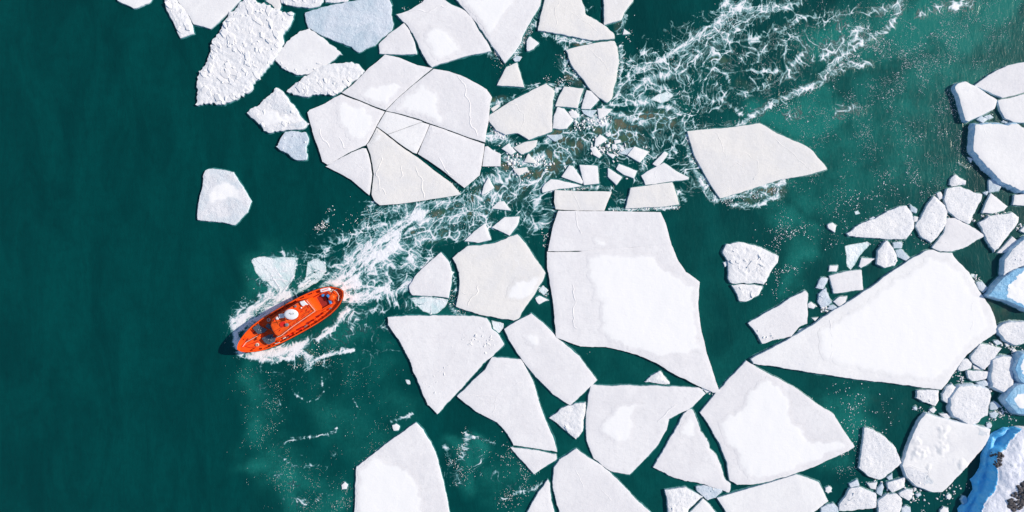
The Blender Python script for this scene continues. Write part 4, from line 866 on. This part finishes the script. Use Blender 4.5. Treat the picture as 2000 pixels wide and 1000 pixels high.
# ------------------------------------------------------------------ brash: grains of ice too many to count
GRAINS = [  # path, half width, how many, size (m)
 ("1640,60 1760,120 1850,80 1960,30", 100, 4200, .065), ("1560,240 1700,220 1850,200 1870,330", 100, 3200, .065), ("1500,330 1650,330 1800,300 1840,350", 80, 1500, .07), ("1640,60 1800,150 1700,260", 130, 420, .12),
 ("1700,380 1800,370 1640,400", 40, 260, .13),
 ("1500,460 1560,440 1540,520 1500,600", 28, 420, .12), ("1620,440 1640,480", 30, 60, .11), ("1650,790 1700,810 1670,840", 42, 260, .13), ("1610,890 1660,880 1650,920", 26, 160, .11),
 ("490,720 520,770 530,800 500,860", 34, 360, .055), ("540,900 590,960 640,990", 46, 520, .055), ("600,720 700,760 760,780", 50, 260, .05), ("690,830 760,860 680,920", 36, 240, .055), ("620,450 640,430 648,410", 8, 90, .14), ("650,980 690,960", 20, 160, .07),
 ("900,860 895,930", 22, 240, .10), ("960,870 1010,900 1030,930", 24, 200, .09), ("980,980 1050,950", 16, 160, .09),
 ("945,60 975,108", 4, 110, .16), ("1050,30 1010,108", 7, 130, .12), ("790,20 830,5", 8, 20, .12), ("950,100 985,120 1030,100", 20, 90, .10),
 ("1070,160 1110,150 1120,100", 18, 160, .14), ("1200,170 1215,100 1235,40", 14, 160, .12), ("1110,255 1150,235 1190,240", 14, 160, .26), ("960,220 955,250 985,265", 7, 90, .22), ("985,305 1040,330 1060,310", 16, 150, .26), ("1160,270 1180,300 1210,300", 12, 90, .30), ("1215,290 1260,320", 24, 90, .2), ("985,305 1045,330", 22, 40, .42), ("1115,240 1195,236", 14, 26, .42), ("1160,275 1215,300", 20, 30, .42), ("1060,330 1100,320", 14, 16, .4), ("1090,368 1200,368", 4, 60, .15), ("1185,410 1330,405", 3, 130, .18), ("1070,480 1060,440", 6, 40, .16),
 ("1380,380 1420,395 1520,370", 9, 160, .16), ("1345,270 1385,370", 7, 130, .18), ("1370,758 1398,772", 4, 24, .22), ("1480,660 1560,655 1600,635", 8, 60, .22), ("1600,600 1640,605", 8, 50, .28), ("1690,470 1780,470 1850,480", 10, 90, .18), ("1780,430 1850,420 1900,430", 6, 60, .22), ("1920,420 1960,420 1990,450", 10, 70, .25),
 ("1900,540 1930,575", 6, 40, .25), ("1940,670 1990,690", 9, 60, .28), ("1865,730 1900,760 1940,765", 8, 60, .26), ("1930,800 1970,815 1940,830", 14, 80, .22), ("1690,945 1790,965 1800,1000", 12, 80, .28), ("1860,950 1880,940 1840,980", 14, 40, .2), ("1790,800 1815,805", 8, 20, .2), ("860,520 890,600 905,615", 8, 90, .14), ("1040,560 1070,580", 7, 40, .14), ("1100,640 1140,690", 12, 30, .1),
 ("1460,230 1530,200 1620,150 1750,60", 16, 420, .12), ("1230,150 1320,110 1440,20", 22, 420, .10), ("1300,200 1450,150 1560,100", 60, 420, .10), ("700,440 850,420 1000,380", 50, 500, .10), ("470,640 560,590", 30, 260, .10), ("500,700 640,700", 22, 260, .10),
]
def make_brash():
    rng = np.random.default_rng(77); XS = []; YS = []; SS = []
    for s, w, n, sz in GRAINS:
        pts = np.array(P(s)); seg = np.diff(pts, axis=0); L = np.hypot(seg[:, 0], seg[:, 1]); k = rng.choice(len(L), n * 3, p=L / L.sum())
        t = rng.random(n * 3); q = pts[k] + seg[k] * t[:, None] + rng.normal(0, w * .62, (n * 3, 2))
        cl = fbm(q[:, 0] / 24, q[:, 1] / 24, 181, 4) + .16 * (1 - sstep(0, .3, np.subtract(*worley(q[:, 0] / 40, q[:, 1] / 40, 183)[::-1])))
        keep = np.argsort(-(cl + rng.random(n * 3) * .35))[:n]
        q = q[keep]; XS.append(q[:, 0]); YS.append(q[:, 1]); SS.append(sz * (.40 + .95 * rng.random(n) ** 2.4))
    X = (np.concatenate(XS) - 1000) * .1; Y = (500 - np.concatenate(YS)) * .1; S = np.concatenate(SS)
    hid = np.zeros(X.shape, bool)
    for o in OUTLINES:
        xs = [p[0] for p in o]; ys = [p[1] for p in o]
        m = (X > min(xs)) & (X < max(xs)) & (Y > min(ys)) & (Y < max(ys))
        if m.any():
            idx = np.nonzero(m)[0]; hid[idx[inside(X[idx], Y[idx], o)]] = True
    X, Y, S = X[~hid], Y[~hid], S[~hid]; n = len(X)
    a = rng.uniform(0, 6.28, n)[:, None] + np.arange(5)[None] * 1.2566 + rng.uniform(-.35, .35, (n, 5))
    r = S[:, None] * rng.uniform(.45, 1.3, (n, 5))
    el = rng.uniform(.35, 1, n)[:, None]; an = rng.uniform(0, 3.14, n)[:, None]
    ux, uy = r * np.cos(a), r * np.sin(a) * el
    bx = ux * np.cos(an) - uy * np.sin(an); by = ux * np.sin(an) + uy * np.cos(an)
    V = np.zeros((n, 11, 3))
    V[:, :5, 0] = X[:, None] + bx; V[:, :5, 1] = Y[:, None] + by; V[:, :5, 2] = -.03
    V[:, 5:10, 0] = X[:, None] + bx * .8; V[:, 5:10, 1] = Y[:, None] + by * .8; V[:, 5:10, 2] = (S * .35 + .03)[:, None] * rng.uniform(.7, 1.2, (n, 5))
    V[:, 10, 0] = X; V[:, 10, 1] = Y; V[:, 10, 2] = S * .5 + .03
    tri = []
    for i in range(5):
        j = (i + 1) % 5; tri += [(i, j, 5 + j), (i, 5 + j, 5 + i), (5 + i, 5 + j, 10)]
    T = (np.array(tri)[None] + (np.arange(n) * 11)[:, None, None]).reshape(-1, 3)
    me = bpy.data.meshes.new('brash_ice'); V = V.reshape(-1, 3)
    me.vertices.add(len(V)); me.vertices.foreach_set('co', V.ravel())
    me.loops.add(T.size); me.loops.foreach_set('vertex_index', T.ravel().astype(np.int32))
    me.polygons.add(len(T)); me.polygons.foreach_set('loop_start', np.arange(0, T.size, 3, dtype=np.int32)); me.update(calc_edges=True)
    me.materials.append(ICE['white'])
    tag(link('brash_ice', me), 'tiny white grains of brash ice sprinkled over the water', 'brash ice', kind='stuff')
make_brash()
# ------------------------------------------------------------------ the snowy shore in the south-east corner
def make_shore():
    HC = 2.4
    water_line = P("1961,834 1948,841 1937,847 1930,860 1924,874 1917,889 1915,908 1910,920 1906,927 1895,937 1899,945 1901,957 1893,970 1886,981 1875,989 1871,995 1873,1003 1868,1030")
    W = [m_of(x, y, .4) for x, y in water_line]
    crest = P("2030,812 2002,838 1986,852 1978,864 1968,879 1953,884 1945,905 1948,916 1948,938 1942,961 1925,975 1917,1000 1908,1040")
    K = [m_of(x, y, HC) for x, y in crest]
    W = roughen(W + [(85, -90), (170, -90), (170, -33.2), (99.5, -33.2)], .5, .10, 31)[:-1]
    poly = ccw(W)
    rng = np.random.default_rng(4)
    near = [p for p in grid_pts(poly, .27, .15, rng) if p[0] < 104 and p[1] > -53]
    far = [p for p in grid_pts(poly, 3.0, 1.0, rng) if not (p[0] < 104 and p[1] > -53)]
    tv, tf = cdt(poly, near + far)
    x, y = tv[:, 0], tv[:, 1]
    wl = [m_of(a, b, .4) for a, b in P("2100,805 2002,812 1972,819 1962,830") + water_line]
    dW = edge_dist(x, y, wl, False); dK = edge_dist(x, y, K, False)
    # which side of the crest: polygon of the upland
    up = inside(x, y, K + [(85, -90), (170, -90), (170, -30)])
    t = dW / (dW + dK + 1e-6)
    shelf = fbm(x / 2.2, y / 2.2, 201, 4)
    HV = HC * (.70 + .30 * sstep(-36.0, -39.5, y))
    face = .35 + HV * (.26 * sstep(0, .3, t) + .74 * sstep(.55, .98, t)) + (shelf - .5) * .55
    # layered ice steps on the face
    face = face + .10 * np.sin(face * 5 + shelf * 6)
    plateau = HV + .30 + .085 * np.minimum(dK, 30) + (fbm(x / 4, y / 4, 205, 5) - .5) * 1.0 * np.clip(dK / 2, 0, 1) + (fbm(x / .7, y / .7, 207, 3) - .5) * .22
    z = np.where(up, plateau - .30 * np.exp(-dK / .6), face)
    onb = edge_dist(x, y, poly) < .02
    z = np.where(onb & (x < 103), -.3, z)
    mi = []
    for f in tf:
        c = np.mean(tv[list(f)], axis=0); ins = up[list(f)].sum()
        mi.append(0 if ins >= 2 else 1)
    m, nt, b = new_mat('bank_snow'); p = position(nt)
    col = mixc(nt, ramp(nt, noise(nt, p, .3, 5, .6), .4, .65), (.80, .80, .84), (.70, .71, .78))
    dirt = ramp(nt, noise(nt, stretch(nt, p, (1.2, .45, 1), R(-35)), 2.0, 6, .72, .5), .60, .68)
    col = mixc(nt, math_(nt, 'MULTIPLY', dirt, .7), col, (.26, .28, .34))
    nt.links.new(col, b.inputs['Base Color']); b.inputs['Roughness'].default_value = .85
    bump(nt, b, noise(nt, p, 1.8, 6, .65, .3), .16)
    m2, nt, b = new_mat('bank_shade_blue'); p = position(nt)
    col = mixc(nt, ramp(nt, noise(nt, p, .7, 6, .65, .8), .32, .68), (.05, .46, .86), (.16, .56, .88))  # shaded snow and ice: the blue of the shade is painted in
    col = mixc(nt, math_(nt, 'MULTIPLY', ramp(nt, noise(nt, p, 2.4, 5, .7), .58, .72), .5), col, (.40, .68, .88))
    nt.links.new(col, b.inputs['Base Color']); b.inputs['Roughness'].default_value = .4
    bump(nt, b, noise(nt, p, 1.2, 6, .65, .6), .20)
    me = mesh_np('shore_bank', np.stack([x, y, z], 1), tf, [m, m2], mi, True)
    tag(link('shore_bank', me), 'snowy shore bank with a blue shaded ice foot in the lower right corner', 'shore', kind='structure')
    # rocks showing through the snow
    rk, nt, b = new_mat('rock'); p = position(nt)
    col = mixc(nt, ramp(nt, noise(nt, p, 2.5, 6, .7), .35, .65), (.03, .028, .03), (.13, .115, .115))
    nt.links.new(col, b.inputs['Base Color']); b.inputs['Roughness'].default_value = .9; bump(nt, b, noise(nt, p, 5, 5, .7), .1)
    def rocks(name, label, cx, cy, rx, ry, rz, n, seed, s0, s1):
        rr = random.Random(seed); mb = MB(); ox, oy = m_of(cx, cy, HC + .6)
        for k in range(n):
            a = rr.uniform(0, 6.28); q = math.sqrt(rr.random()); u, v = q * rx * math.cos(a), q * ry * math.sin(a)
            px, py = ox + u * math.cos(rz) - v * math.sin(rz), oy + u * math.sin(rz) + v * math.cos(rz)
            i = int(np.argmin((x - px) ** 2 + (y - py) ** 2)); r = rr.uniform(s0, s1)
            rings = []
            for zr, kr in ((-.6, .9), (.05, 1.0), (.35, .72), (.5, .3)):
                rings.append([(px - ox + r * kr * rr.uniform(.75, 1.2) * math.cos(2 * math.pi * g / 7), py - oy + r * kr * rr.uniform(.6, 1.0) * math.sin(2 * math.pi * g / 7), z[i] + zr * r) for g in range(7)])
            mb.rings(rings)
        o = mb.build(name, rk); o.location = (ox, oy, 0)
        tag(o, label, 'rocks')
    rocks('rock_outcrop', 'small grey oval rock outcrop in the snow behind the blue shaded ice foot', 1955, 899, .75, 1.5, R(-12), 46, 3, .16, .36)
    rocks('rock_outcrop', 'dark brown rock outcrop on the snow bank at the lower right corner', 1992, 968, 1.5, 3.2, R(-28), 90, 5, .22, .55)
    # a tongue of ice pushed out from the bank
make_shore()
# ------------------------------------------------------------------ the orange boat
ORANGE = paint('orange_paint', (.86, .092, .004), .38, .45, .06, wear=(.55, .05, .008))
DECKO = paint('orange_deck', (.84, .094, .006), .55, .3, .16, .004, wear=(.40, .035, .012))
RED = paint('red_paint', (.70, .022, .012), .4, .4, .08)
DKRED = paint('dark_red', (.26, .022, .016), .6, .3, .15, wear=(.12, .015, .012))  # dark red of the well floor, and painted shade in deck gaps
WHITE = paint('white_gelcoat', (.80, .80, .80), .35, .5, .03)
GREYP = paint('grey_panel', (.075, .09, .115), .55, .4, .18, wear=(.20, .21, .22))
BLACK = paint('black_rubber', (.012, .012, .014), .7, .2, .2)
BLUE = paint('blue_tarp', (.03, .22, .55), .5, .4, .15)
STEEL = paint('grey_steel', (.32, .33, .34), .4, .5, .1, metal=.6)
RAILP = paint('pale_rail', (.75, .62, .52), .4, .5, .06)
GLASS = paint('dark_window', (.01, .016, .022), .08, .8, .1)

def make_boat():
    root = bpy.data.objects.new('boat', None); COL.objects.link(root)
    k = (CAM_H - 2.2) / CAM_H
    root.location = (-43.09 * k, -12.48 * k, 0); root.rotation_euler = (0, 0, R(209.1))
    tag(root, 'bright orange steel boat with a white oval dome, breaking through the ice', 'boat')
    L = 22.7
    st = [(0, .05), (.25, .50), (.8, 1.02), (1.6, 1.50), (2.8, 2.05), (4.5, 2.58), (6.9, 2.90), (9.5, 3.04), (12.8, 3.08), (15.0, 3.04), (16.8, 2.92), (18.6, 2.68), (20.2, 2.26), (21.2, 1.78), (22.0, 1.12), (22.45, .60), (22.7, .05)]
    ss = np.array([a for a, _ in st]); bb = np.array([b for _, b in st])
    sf = np.concatenate([np.linspace(0, 1, 9), np.linspace(1, 20, 58)[1:], np.linspace(20, 22.7, 16)[1:]])
    def cr(s):   # smooth half breadth
        i = int(np.clip(np.searchsorted(ss, s) - 1, 0, len(ss) - 2)); t = (s - ss[i]) / (ss[i + 1] - ss[i])
        p0 = bb[max(i - 1, 0)]; p1 = bb[i]; p2 = bb[i + 1]; p3 = bb[min(i + 2, len(bb) - 1)]
        v = .5 * (2 * p1 + (p2 - p0) * t + (2 * p0 - 5 * p1 + 4 * p2 - p3) * t * t + (3 * p1 - p0 - 3 * p2 + p3) * t ** 3)
        lo, hi = min(p1, p2), max(p1, p2)
        return float(min(max(v, lo), hi))
    half = np.array([cr(s) for s in sf])
    top = lambda s: 2.15 + 1.15 * (1 - s / L) ** 2.2 + .12 * (s / L) ** 2
    zt = np.array([top(s) for s in sf]); X = 11.35 - sf
    def ring(inset, dz, kx=1.0, ky=1.0, z=None):
        hb = np.maximum(half * ky - inset, .02); x = np.clip(X * kx, -11.35 * kx + inset, 11.35 * kx - inset * 1.3)
        zz = zt + dz if z is None else np.full(len(sf), z)
        return [(a, b, c) for a, b, c in zip(x, hb, zz)] + [(a, -b, c) for a, b, c in zip(x[::-1], hb[::-1], zz[::-1])]
    hull = MB(); hull.rings([ring(0, 0, .86, .70, -.7), ring(0, 0, .93, .86, .0), ring(0, -1.05, .985, .97), ring(0, -.45), ring(0, 0)], True, False)
    hull.build('hull', ORANGE, root, True)
    bul = MB(); bul.rings([ring(0, -.02), ring(0, .05), ring(.20, .05), ring(.22, -.72)], False, False); b_o = bul.build('bulwark', ORANGE, root)
    cap = MB(); cap.rings([ring(-.02, .045), ring(-.03, .085), ring(.13, .085), ring(.14, .045)], False, False); cap.build('bulwark_cap', ORANGE, b_o)
    strake = MB(); strake.rings([ring(-.02, -.34), ring(-.12, -.30), ring(-.12, -.16), ring(-.02, -.12)], False, False); strake.build('rubbing_strake', BLACK, root)
    # decks
    def deck_strip(mb, a, b, inset, dz, y0=None, y1=None):
        idx = [i for i, s in enumerate(sf) if a <= s <= b]
        V = []; F = []
        for i in idx:
            hb = max(half[i] - inset, .02); V += [(X[i], hb, zt[i] + dz), (X[i], -hb, zt[i] + dz)]
        for q in range(len(idx) - 1): F.append((2 * q, 2 * q + 1, 2 * q + 3, 2 * q + 2))
        mb.add(V, F)
    d = MB(); deck_strip(d, .2, 22.5, .20, -.70); d.build('deck', DECKO, root)
    dk = lambda x: float(top(11.35 - x)) - .70
    # bulwark stays
    for i in range(12, len(sf) - 10, 5):
        for sg in (1, -1):
            stay = MB(); y = (half[i] - .22) * sg
            stay.box((X[i], y - sg * .12, zt[i] - .42), (.05, .26, .56)); stay.build('bulwark_stay', ORANGE, root)
    # foredeck: centre beam, breakwater boards, windlass, bollards
    b = MB(); b.box((8.3, -.25, dk(8.3) + .16), (4.6, .16, .30), R(4)); b.build('foredeck_beam', DECKO, root)
    b = MB(); b.tube([(10.4, 0, dk(10.4) + .35), (9.4, -.45, dk(9.4) + .34), (6.6, -.45, dk(6.6) + .36)], .05); b.build('bow_rail', RAILP, root)
    b = MB(); b.tube([(9.9, .25, dk(9.9) + .2), (9.2, .95, dk(9.2) + .2), (7.0, 1.55, dk(7) + .2)], .045); b.tube([(10.1, .1, dk(10.1) + .2), (7.2, .55, dk(7.2) + .22)], .045); b.build('breakwater_rail', RED, root)
    w = MB(); w.lathe((7.0, .05, dk(7) + .1), [(.02, 0), (.30, 0), (.30, .25), (.2, .3), (.2, .55), (.32, .6), (.30, .7), (.02, .7)], 12); w.box((6.7, -.3, dk(6.7) + .25), (.5, .4, .5), .2, ch=.05); w.build('windlass', DECKO, root)
    for x, y in ((9.3, -1.05), (8.6, 1.45), (3.4, -2.55), (2.4, 2.6), (-6.8, 2.45), (-8.4, -2.2), (-9.9, 1.1), (-10.3, -.9)):
        q = MB(); q.box((x, y, dk(x) + .06), (.5, .22, .12))
        for e in (-.14, .14): q.lathe((x + e, y, dk(x) + .1), [(.07, 0), (.07, .28), (.10, .30), (.10, .36), (.02, .38)], 10)
        q.build('bollard', STEEL if x < 3 else DECKO, root)
    # grey work platforms on the foredeck
    for poly, zz, ti in (([(7.04, -2.20), (5.68, -2.35), (5.66, -1.94), (4.71, -.59), (5.48, -.37), (6.68, -.68)], .75, 0), ([(6.51, .33), (5.0, .41), (4.09, .76), (4.47, 1.1), (4.03, 1.57), (4.69, 2.17), (5.93, 2.08), (6.41, 1.3)], .72, 1)):
        cx = sum(p[0] for p in poly) / len(poly); cy = sum(p[1] for p in poly) / len(poly); z0 = dk(cx) + zz
        q = MB(); q.prism(ccw(poly), z0 - .07, z0 + .05, .03); o = q.build('work_platform', GREYP, root)
        g = MB(); g.box((cx + .1, cy, z0 + .075), (1.15, .5, .05), .9 if ti == 0 else -.35, ch=.02); g.build('platform_plate', GREYP, o)
        g = MB(); g.tube([(cx - .6, cy - .5, z0 + .07), (cx + .3, cy + .45, z0 + .07)], .035); g.build('platform_bar', BLACK, o)
        for ax, ay in ((.5, .3), (-.5, .35), (.45, -.35), (-.5, -.3)):
            g = MB(); g.box((cx + ax, cy + ay, z0 - zz / 2 - .06), (.14, .14, zz), 0); g.build('platform_leg', DECKO, o)
        for e in range(3):
            g = MB(); g.lathe((cx - .35 + e * .3, cy + .3 * (e % 2), z0 + .05), [(.06, 0), (.06, .06), (.01, .08)], 8); g.build('platform_bolt', RAILP, o)
    # winch between the platforms and the house
    w = MB(); w.box((4.25, -1.0, dk(4.2) + .45), (.75, 1.0, .7), .5, ch=.08); w.tube([(4.05, -.3, dk(4) + .5), (3.75, .55, dk(4) + .5)], .22, 10); w.build('deck_winch', GREYP, root)
    # deckhouse
    hp = ccw([(3.45, .1), (3.30, -.85), (2.75, -1.45), (1.7, -1.90), (.2, -2.02), (-2.1, -2.12), (-4.2, -2.16), (-5.6, -1.85), (-6.15, 1.05), (-3.6, 1.30), (-.5, 1.62), (2.4, 2.05), (3.0, 1.95), (3.4, 1.2)])
    zb = dk(0) - .1; zr = 4.75
    def scl(pl, kk, dx=0, dy=0):
        return [((x + 1.4) * kk - 1.4 + dx, y * kk + dy) for x, y in pl]
    hs = MB(); hs.rings([[(x, y, zb) for x, y in hp], [(x, y, zr - .95) for x, y in scl(hp, .985)], [(x, y, zr - .12) for x, y in scl(hp, .955)], [(x, y, zr) for x, y in scl(hp, .93)]])
    house = hs.build('deckhouse', ORANGE, root)
    roofp = scl(hp, .945)
    q = MB(); q.prism(scl(hp, .90), zr - .02, zr + .05, .03); q.build('roof_panel', DECKO, house)
    # windows round the front and sides
    per = scl(hp, .975); n = len(per)
    for i in range(n):
        (ax, ay), (bx, by) = per[i], per[(i + 1) % n]; Ls = math.hypot(bx - ax, by - ay)
        if min(ax, bx) < -4.5: continue
        m = max(int(Ls / 1.05), 1); ang = math.atan2(by - ay, bx - ax)
        for j in range(m):
            t = (j + .5) / m; q = MB(); q.box((ax + (bx - ax) * t, ay + (by - ay) * t, zr - .58), (Ls / m * .74, .10, .5), ang, ch=.02); q.build('window', GLASS, house)
    # roof edge rails
    q = MB(); q.tube([(3.0, 1.75, zr + .32), (2.2, 1.86, zr + .32), (-.5, 1.42, zr + .32), (-3.6, 1.12, zr + .32), (-5.7, .92, zr + .32)], .045)
    for x, y in ((2.2, 1.86), (.8, 1.62), (-.5, 1.42), (-2.0, 1.26), (-3.6, 1.12), (-5.0, .98)): q.tube([(x, y, zr - .1), (x, y, zr + .32)], .03)
    q.build('roof_rail', RAILP, house)
    q = MB(); q.tube([(-5.7, .92, zr + .32), (-5.25, -1.55, zr + .32)], .045)
    for x, y in ((-5.6, .5), (-5.3, -1.4)): q.tube([(x, y, zr - .1), (x, y, zr + .32)], .03)
    q.build('roof_rail', RAILP, house)
    q = MB(); q.tube([(2.2, -1.6, zr + .28), (.2, -1.78, zr + .28), (-2.2, -1.86, zr + .28)], .04); q.build('roof_rail', ORANGE, house)
    # raised lookout with a white oval top
    q = MB(); q.lathe((-1.75, -.62, zr), [(1.0, -.05), (.98, .9), (1.02, 1.15)], 28, 1.12, .92, R(-29)); lk = q.build('lookout', ORANGE, root, True)
    q = MB(); q.lathe((-1.75, -.62, zr), [(1.02, 1.12), (1.13, 1.16), (1.15, 1.26), (1.08, 1.34), (.8, 1.40), (.4, 1.43), (.02, 1.44)], 36, 1.15, .86, R(-29)); dome = q.build('dome_top', WHITE, lk, True)
    zc = zr + 1.45
    g = MB(); g.tube([(-1.55, -.95, zc), (-1.75, -.72, zc), (-1.95, -.60, zc), (-2.2, -.44, zc), (-2.28, -.60, zc - .01), (-2.2, -.72, zc - .01)], .035, 5); g.tube([(-1.62, -1.0, zc - .02), (-1.85, -.85, zc - .01)], .03, 5); g.tube([(-1.7, -.6, zc), (-1.9, -.72, zc)], .03, 5); g.build('dark_marking', GREYP, dome)
    # white equipment box and lockers ahead of the lookout, in its shade
    q = MB(); q.box((.25, -1.32, zr + .25), (1.0, .8, .5), R(-22), ch=.06); bx = q.build('equipment_box', WHITE, root)
    g = MB(); g.box((.22, -1.42, zr + .53), (.34, .42, .06), R(-22)); g.build('box_lid', WHITE, bx)
    q = MB(); q.box((-.52, -1.0, zr + .16), (.5, .3, .28), R(-22), ch=.04); q.build('cable_trunk', WHITE, root)
    q = MB(); q.lathe((1.22, -1.35, zr), [(.30, 0), (.30, .25), (.22, .34), (.02, .36)], 14); q.build('horn_housing', WHITE, root)
    # red hatch with a grey cap
    q = MB(); q.prism([(.95 + .62 * math.cos(a), .12 + .5 * math.sin(a)) for a in np.linspace(0, 2 * math.pi, 14, endpoint=False)], zr, zr + .16, .05); ht = q.build('red_hatch', RED, root)
    q = MB(); q.lathe((.2, .62, zr + .02), [(.28, 0), (.28, .30), (.33, .32), (.33, .42), (.2, .47), (.02, .48)], 16); q.build('vent_cap', STEEL, root)
    q = MB(); q.lathe((-2.85, -1.62, zr), [(.18, 0), (.18, .2), (.22, .22), (.22, .30), (.02, .33)], 12); q.build('vent_cap', STEEL, root)
    # white folded canopy aft on the roof
    cpoly = ccw([(-3.98, -2.0), (-4.75, -1.81), (-4.94, -1.16), (-5.1, -.72), (-4.6, -.95), (-4.07, -.91), (-3.91, -1.46)])
    q = MB(); q.prism(cpoly, zr - .02, zr + .38, .08); q.build('folded_canopy', WHITE, root)
    q = MB(); q.lathe((-3.64, -.87, zr), [(.13, 0), (.13, .25), (.02, .33)], 10); q.build('light_dome', WHITE, root)
    # slots and hand grips on the roof
    for x, y, ln, a in ((-1.0, 1.05, .6, .1), (-2.0, .92, .6, .1), (-3.2, .7, .7, .1), (-3.4, -.2, .5, .1), (-4.3, .05, .4, .6), (-4.9, -.35, .35, 1.5), (-4.6, .55, .45, .1), (1.9, .9, .4, .4), (-.2, 1.2, .4, .9), (2.0, -1.3, .45, .6)):
        q = MB(); q.box((x, y, zr + .12), (ln, .07, .14), a); q.build('hand_grip', RED, house)
    # mast
    q = MB(); q.tube([(-.5, -.05, zr), (-.55, -.05, zr + 2.0)], .06, 8); q.tube([(-.55, -.55, zr + 1.6), (-.55, .45, zr + 1.6)], .035); q.tube([(-.55, -.05, zr + 2.0), (-.55, -.05, zr + 2.6)], .02); q.build('mast', ORANGE, root)
    # aft well
    q = MB(); q.prism(ccw([(-6.2, -1.5), (-8.5, -1.5), (-8.6, .98), (-6.25, .98)]), dk(-7) + .004, dk(-7) + .03); q.build('well_floor', DKRED, root)
    for a_, b_ in (((-6.2, -1.6), (-8.1, -1.6)), ((-6.2, 1.05), (-8.1, 1.05))):
        q = MB(); q.box(((a_[0] + b_[0]) / 2, a_[1], dk(-7) + .30), (1.95, .10, .6)); q.build('well_coaming', ORANGE, root)
    q = MB(); q.lathe((-8.85, .0, dk(-8.8)), [(.75, 0), (.75, .5), (.62, .62), (.58, .85), (.40, .95), (.02, .97)], 20, 1.0, .85); tw = q.build('towing_drum', ORANGE, root, True)
    q = MB(); q.box((-8.45, -.55, dk(-8.5) + .82), (.45, .65, .16), .4, ch=.03); q.build('drum_cover', BLUE, tw)
    q = MB(); q.box((-8.15, .05, dk(-8.1) + .22), (.42, 1.9, .40), R(-8), ch=.06); q.build('rolled_tarp', BLUE, root)
    q = MB(); q.box((-7.95, -.35, dk(-8) + .36), (.30, .9, .42), R(-8), ch=.05); q.build('tow_frame', BLACK, root)
    q = MB(); q.lathe((-7.5, -1.2, dk(-7.5)), [(.26, 0), (.26, .45), (.02, .5)], 12); q.build('blue_bucket', BLUE, root)
    # white life raft box
    q = MB(); q.box((-8.5, -1.92, dk(-8.5) + .42), (1.95, .72, .7), R(-25 + 7.5), ch=.10); rf = q.build('life_raft_box', WHITE, root)
    q = MB(); q.box((-8.5, -1.90, dk(-8.5) + .78), (1.25, .12, .05), R(-10)); q.build('raft_strap', RED, rf)
    # stern rails, fenders, pipes along the port side deck
    q = MB(); q.tube([(-9.6, 1.15, dk(-9.6) + .5), (-10.2, .4, dk(-10) + .5), (-10.2, -.5, dk(-10) + .5), (-9.7, -1.3, dk(-9.6) + .5)], .05)
    for x, y in ((-9.6, 1.15), (-10.2, .0), (-9.7, -1.3)): q.tube([(x, y, dk(x)), (x, y, dk(x) + .5)], .04)
    q.build('stern_rail', RAILP, root)
    q = MB(); q.tube([(-6.4, 1.5, dk(-6) + .5), (-9.0, 1.35, dk(-9) + .5)], .045); q.build('stern_rail', ORANGE, root)
    rr = random.Random(8)
    for i in range(11):
        x = 4.0 - i * 1.15; y = 2.55 - .012 * (x - .5) ** 2
        q = MB(); q.box((x, y - .1, dk(x) + rr.uniform(.15, .35)), (rr.uniform(.3, .8), rr.uniform(.14, .3), rr.uniform(.3, .6)), rr.uniform(-.15, .15), ch=.03)
        q.build('deck_locker', rr.choice([RED, ORANGE, DECKO, RAILP, STEEL]), root)
    q = MB(); q.tube([(3.6, 2.35, dk(3) + .15), (0, 2.30, dk(0) + .15), (-4, 2.1, dk(-4) + .15), (-7, 1.75, dk(-7) + .15)], .05); q.build('deck_pipe', RED, root)
    for x in (4.8, 3.2, 1.4, -.6, -2.6, -4.6, -6.6):
        i = int(np.argmin(np.abs(X - x))); sg = 1
        q = MB(); c = (X[i], (half[i] + .12) * sg, zt[i] - .55); rg = []
        for a in np.linspace(0, 2 * math.pi, 12, endpoint=False):
            rg.append([(c[0] + (.30 + .10 * math.cos(g)) * math.cos(a), c[1] + .10 * math.sin(g), c[2] + (.30 + .10 * math.cos(g)) * math.sin(a)) for g in np.linspace(0, 2 * math.pi, 6, endpoint=False)])
        rg.append(rg[0]); q.rings(rg, False, False); q.build('tyre_fender', BLACK, root)
    # side deck: dark red strips and scuppers painting in shadowed gaps; ropes, seams
    for i in range(14):
        x = 3.8 - i * .82; i_ = int(np.argmin(np.abs(X - x))); y = half[i_] - .30
        q = MB(); q.box((X[i_], y - .02, dk(x) + .12), (rr.uniform(.25, .55), .10, .22)); q.build('scupper', DKRED, root)
        q = MB(); q.box((X[i_], -y + .04, dk(x) + .12), (rr.uniform(.25, .55), .10, .22)); q.build('scupper', DKRED, root)
    for x, y, ln, a in ((2.2, 2.35, 1.2, -.08), (-.4, 2.12, 1.6, -.05), (-2.6, 1.95, 1.4, -.06), (-4.8, 1.75, 1.3, -.05), (8.2, .95, 1.4, -.35), (9.3, -.75, .9, .35), (7.4, -1.35, .8, .2), (-9.6, .55, .6, 1.2), (-9.3, -.9, .7, .6)):
        q = MB(); q.box((x, y, dk(x) + .02), (ln, .22, .03), a); q.build('gap_shade_strip', DKRED, root)
    for x, y in ((8.0, 1.0), (-9.2, -1.35), (3.9, -2.15)):
        q = MB()
        for e in range(3):
            rg = [(x + (.34 - e * .07) * math.cos(a), y + (.34 - e * .07) * math.sin(a), dk(x) + .05 + e * .05) for a in np.linspace(0, 2 * math.pi, 16)]
            q.tube(rg, .045, 5)
        q.build('rope_coil', RAILP, root)
    for x0, x1, y in ((2.9, -5.8, .55), (-3.3, -5.7, -.5)):
        q = MB(); q.tube([(x0, y, zr + .07), (x1, y - .25, zr + .07)], .03, 5); q.build('roof_seam', DKRED, house)
    # boarding sill at the port bow
    q = MB(); q.box((4.3, 2.62, dk(4.3) + .78), (1.0, .12, .10), R(-12)); q.build('boarding_sill', RAILP, root)
make_boat()
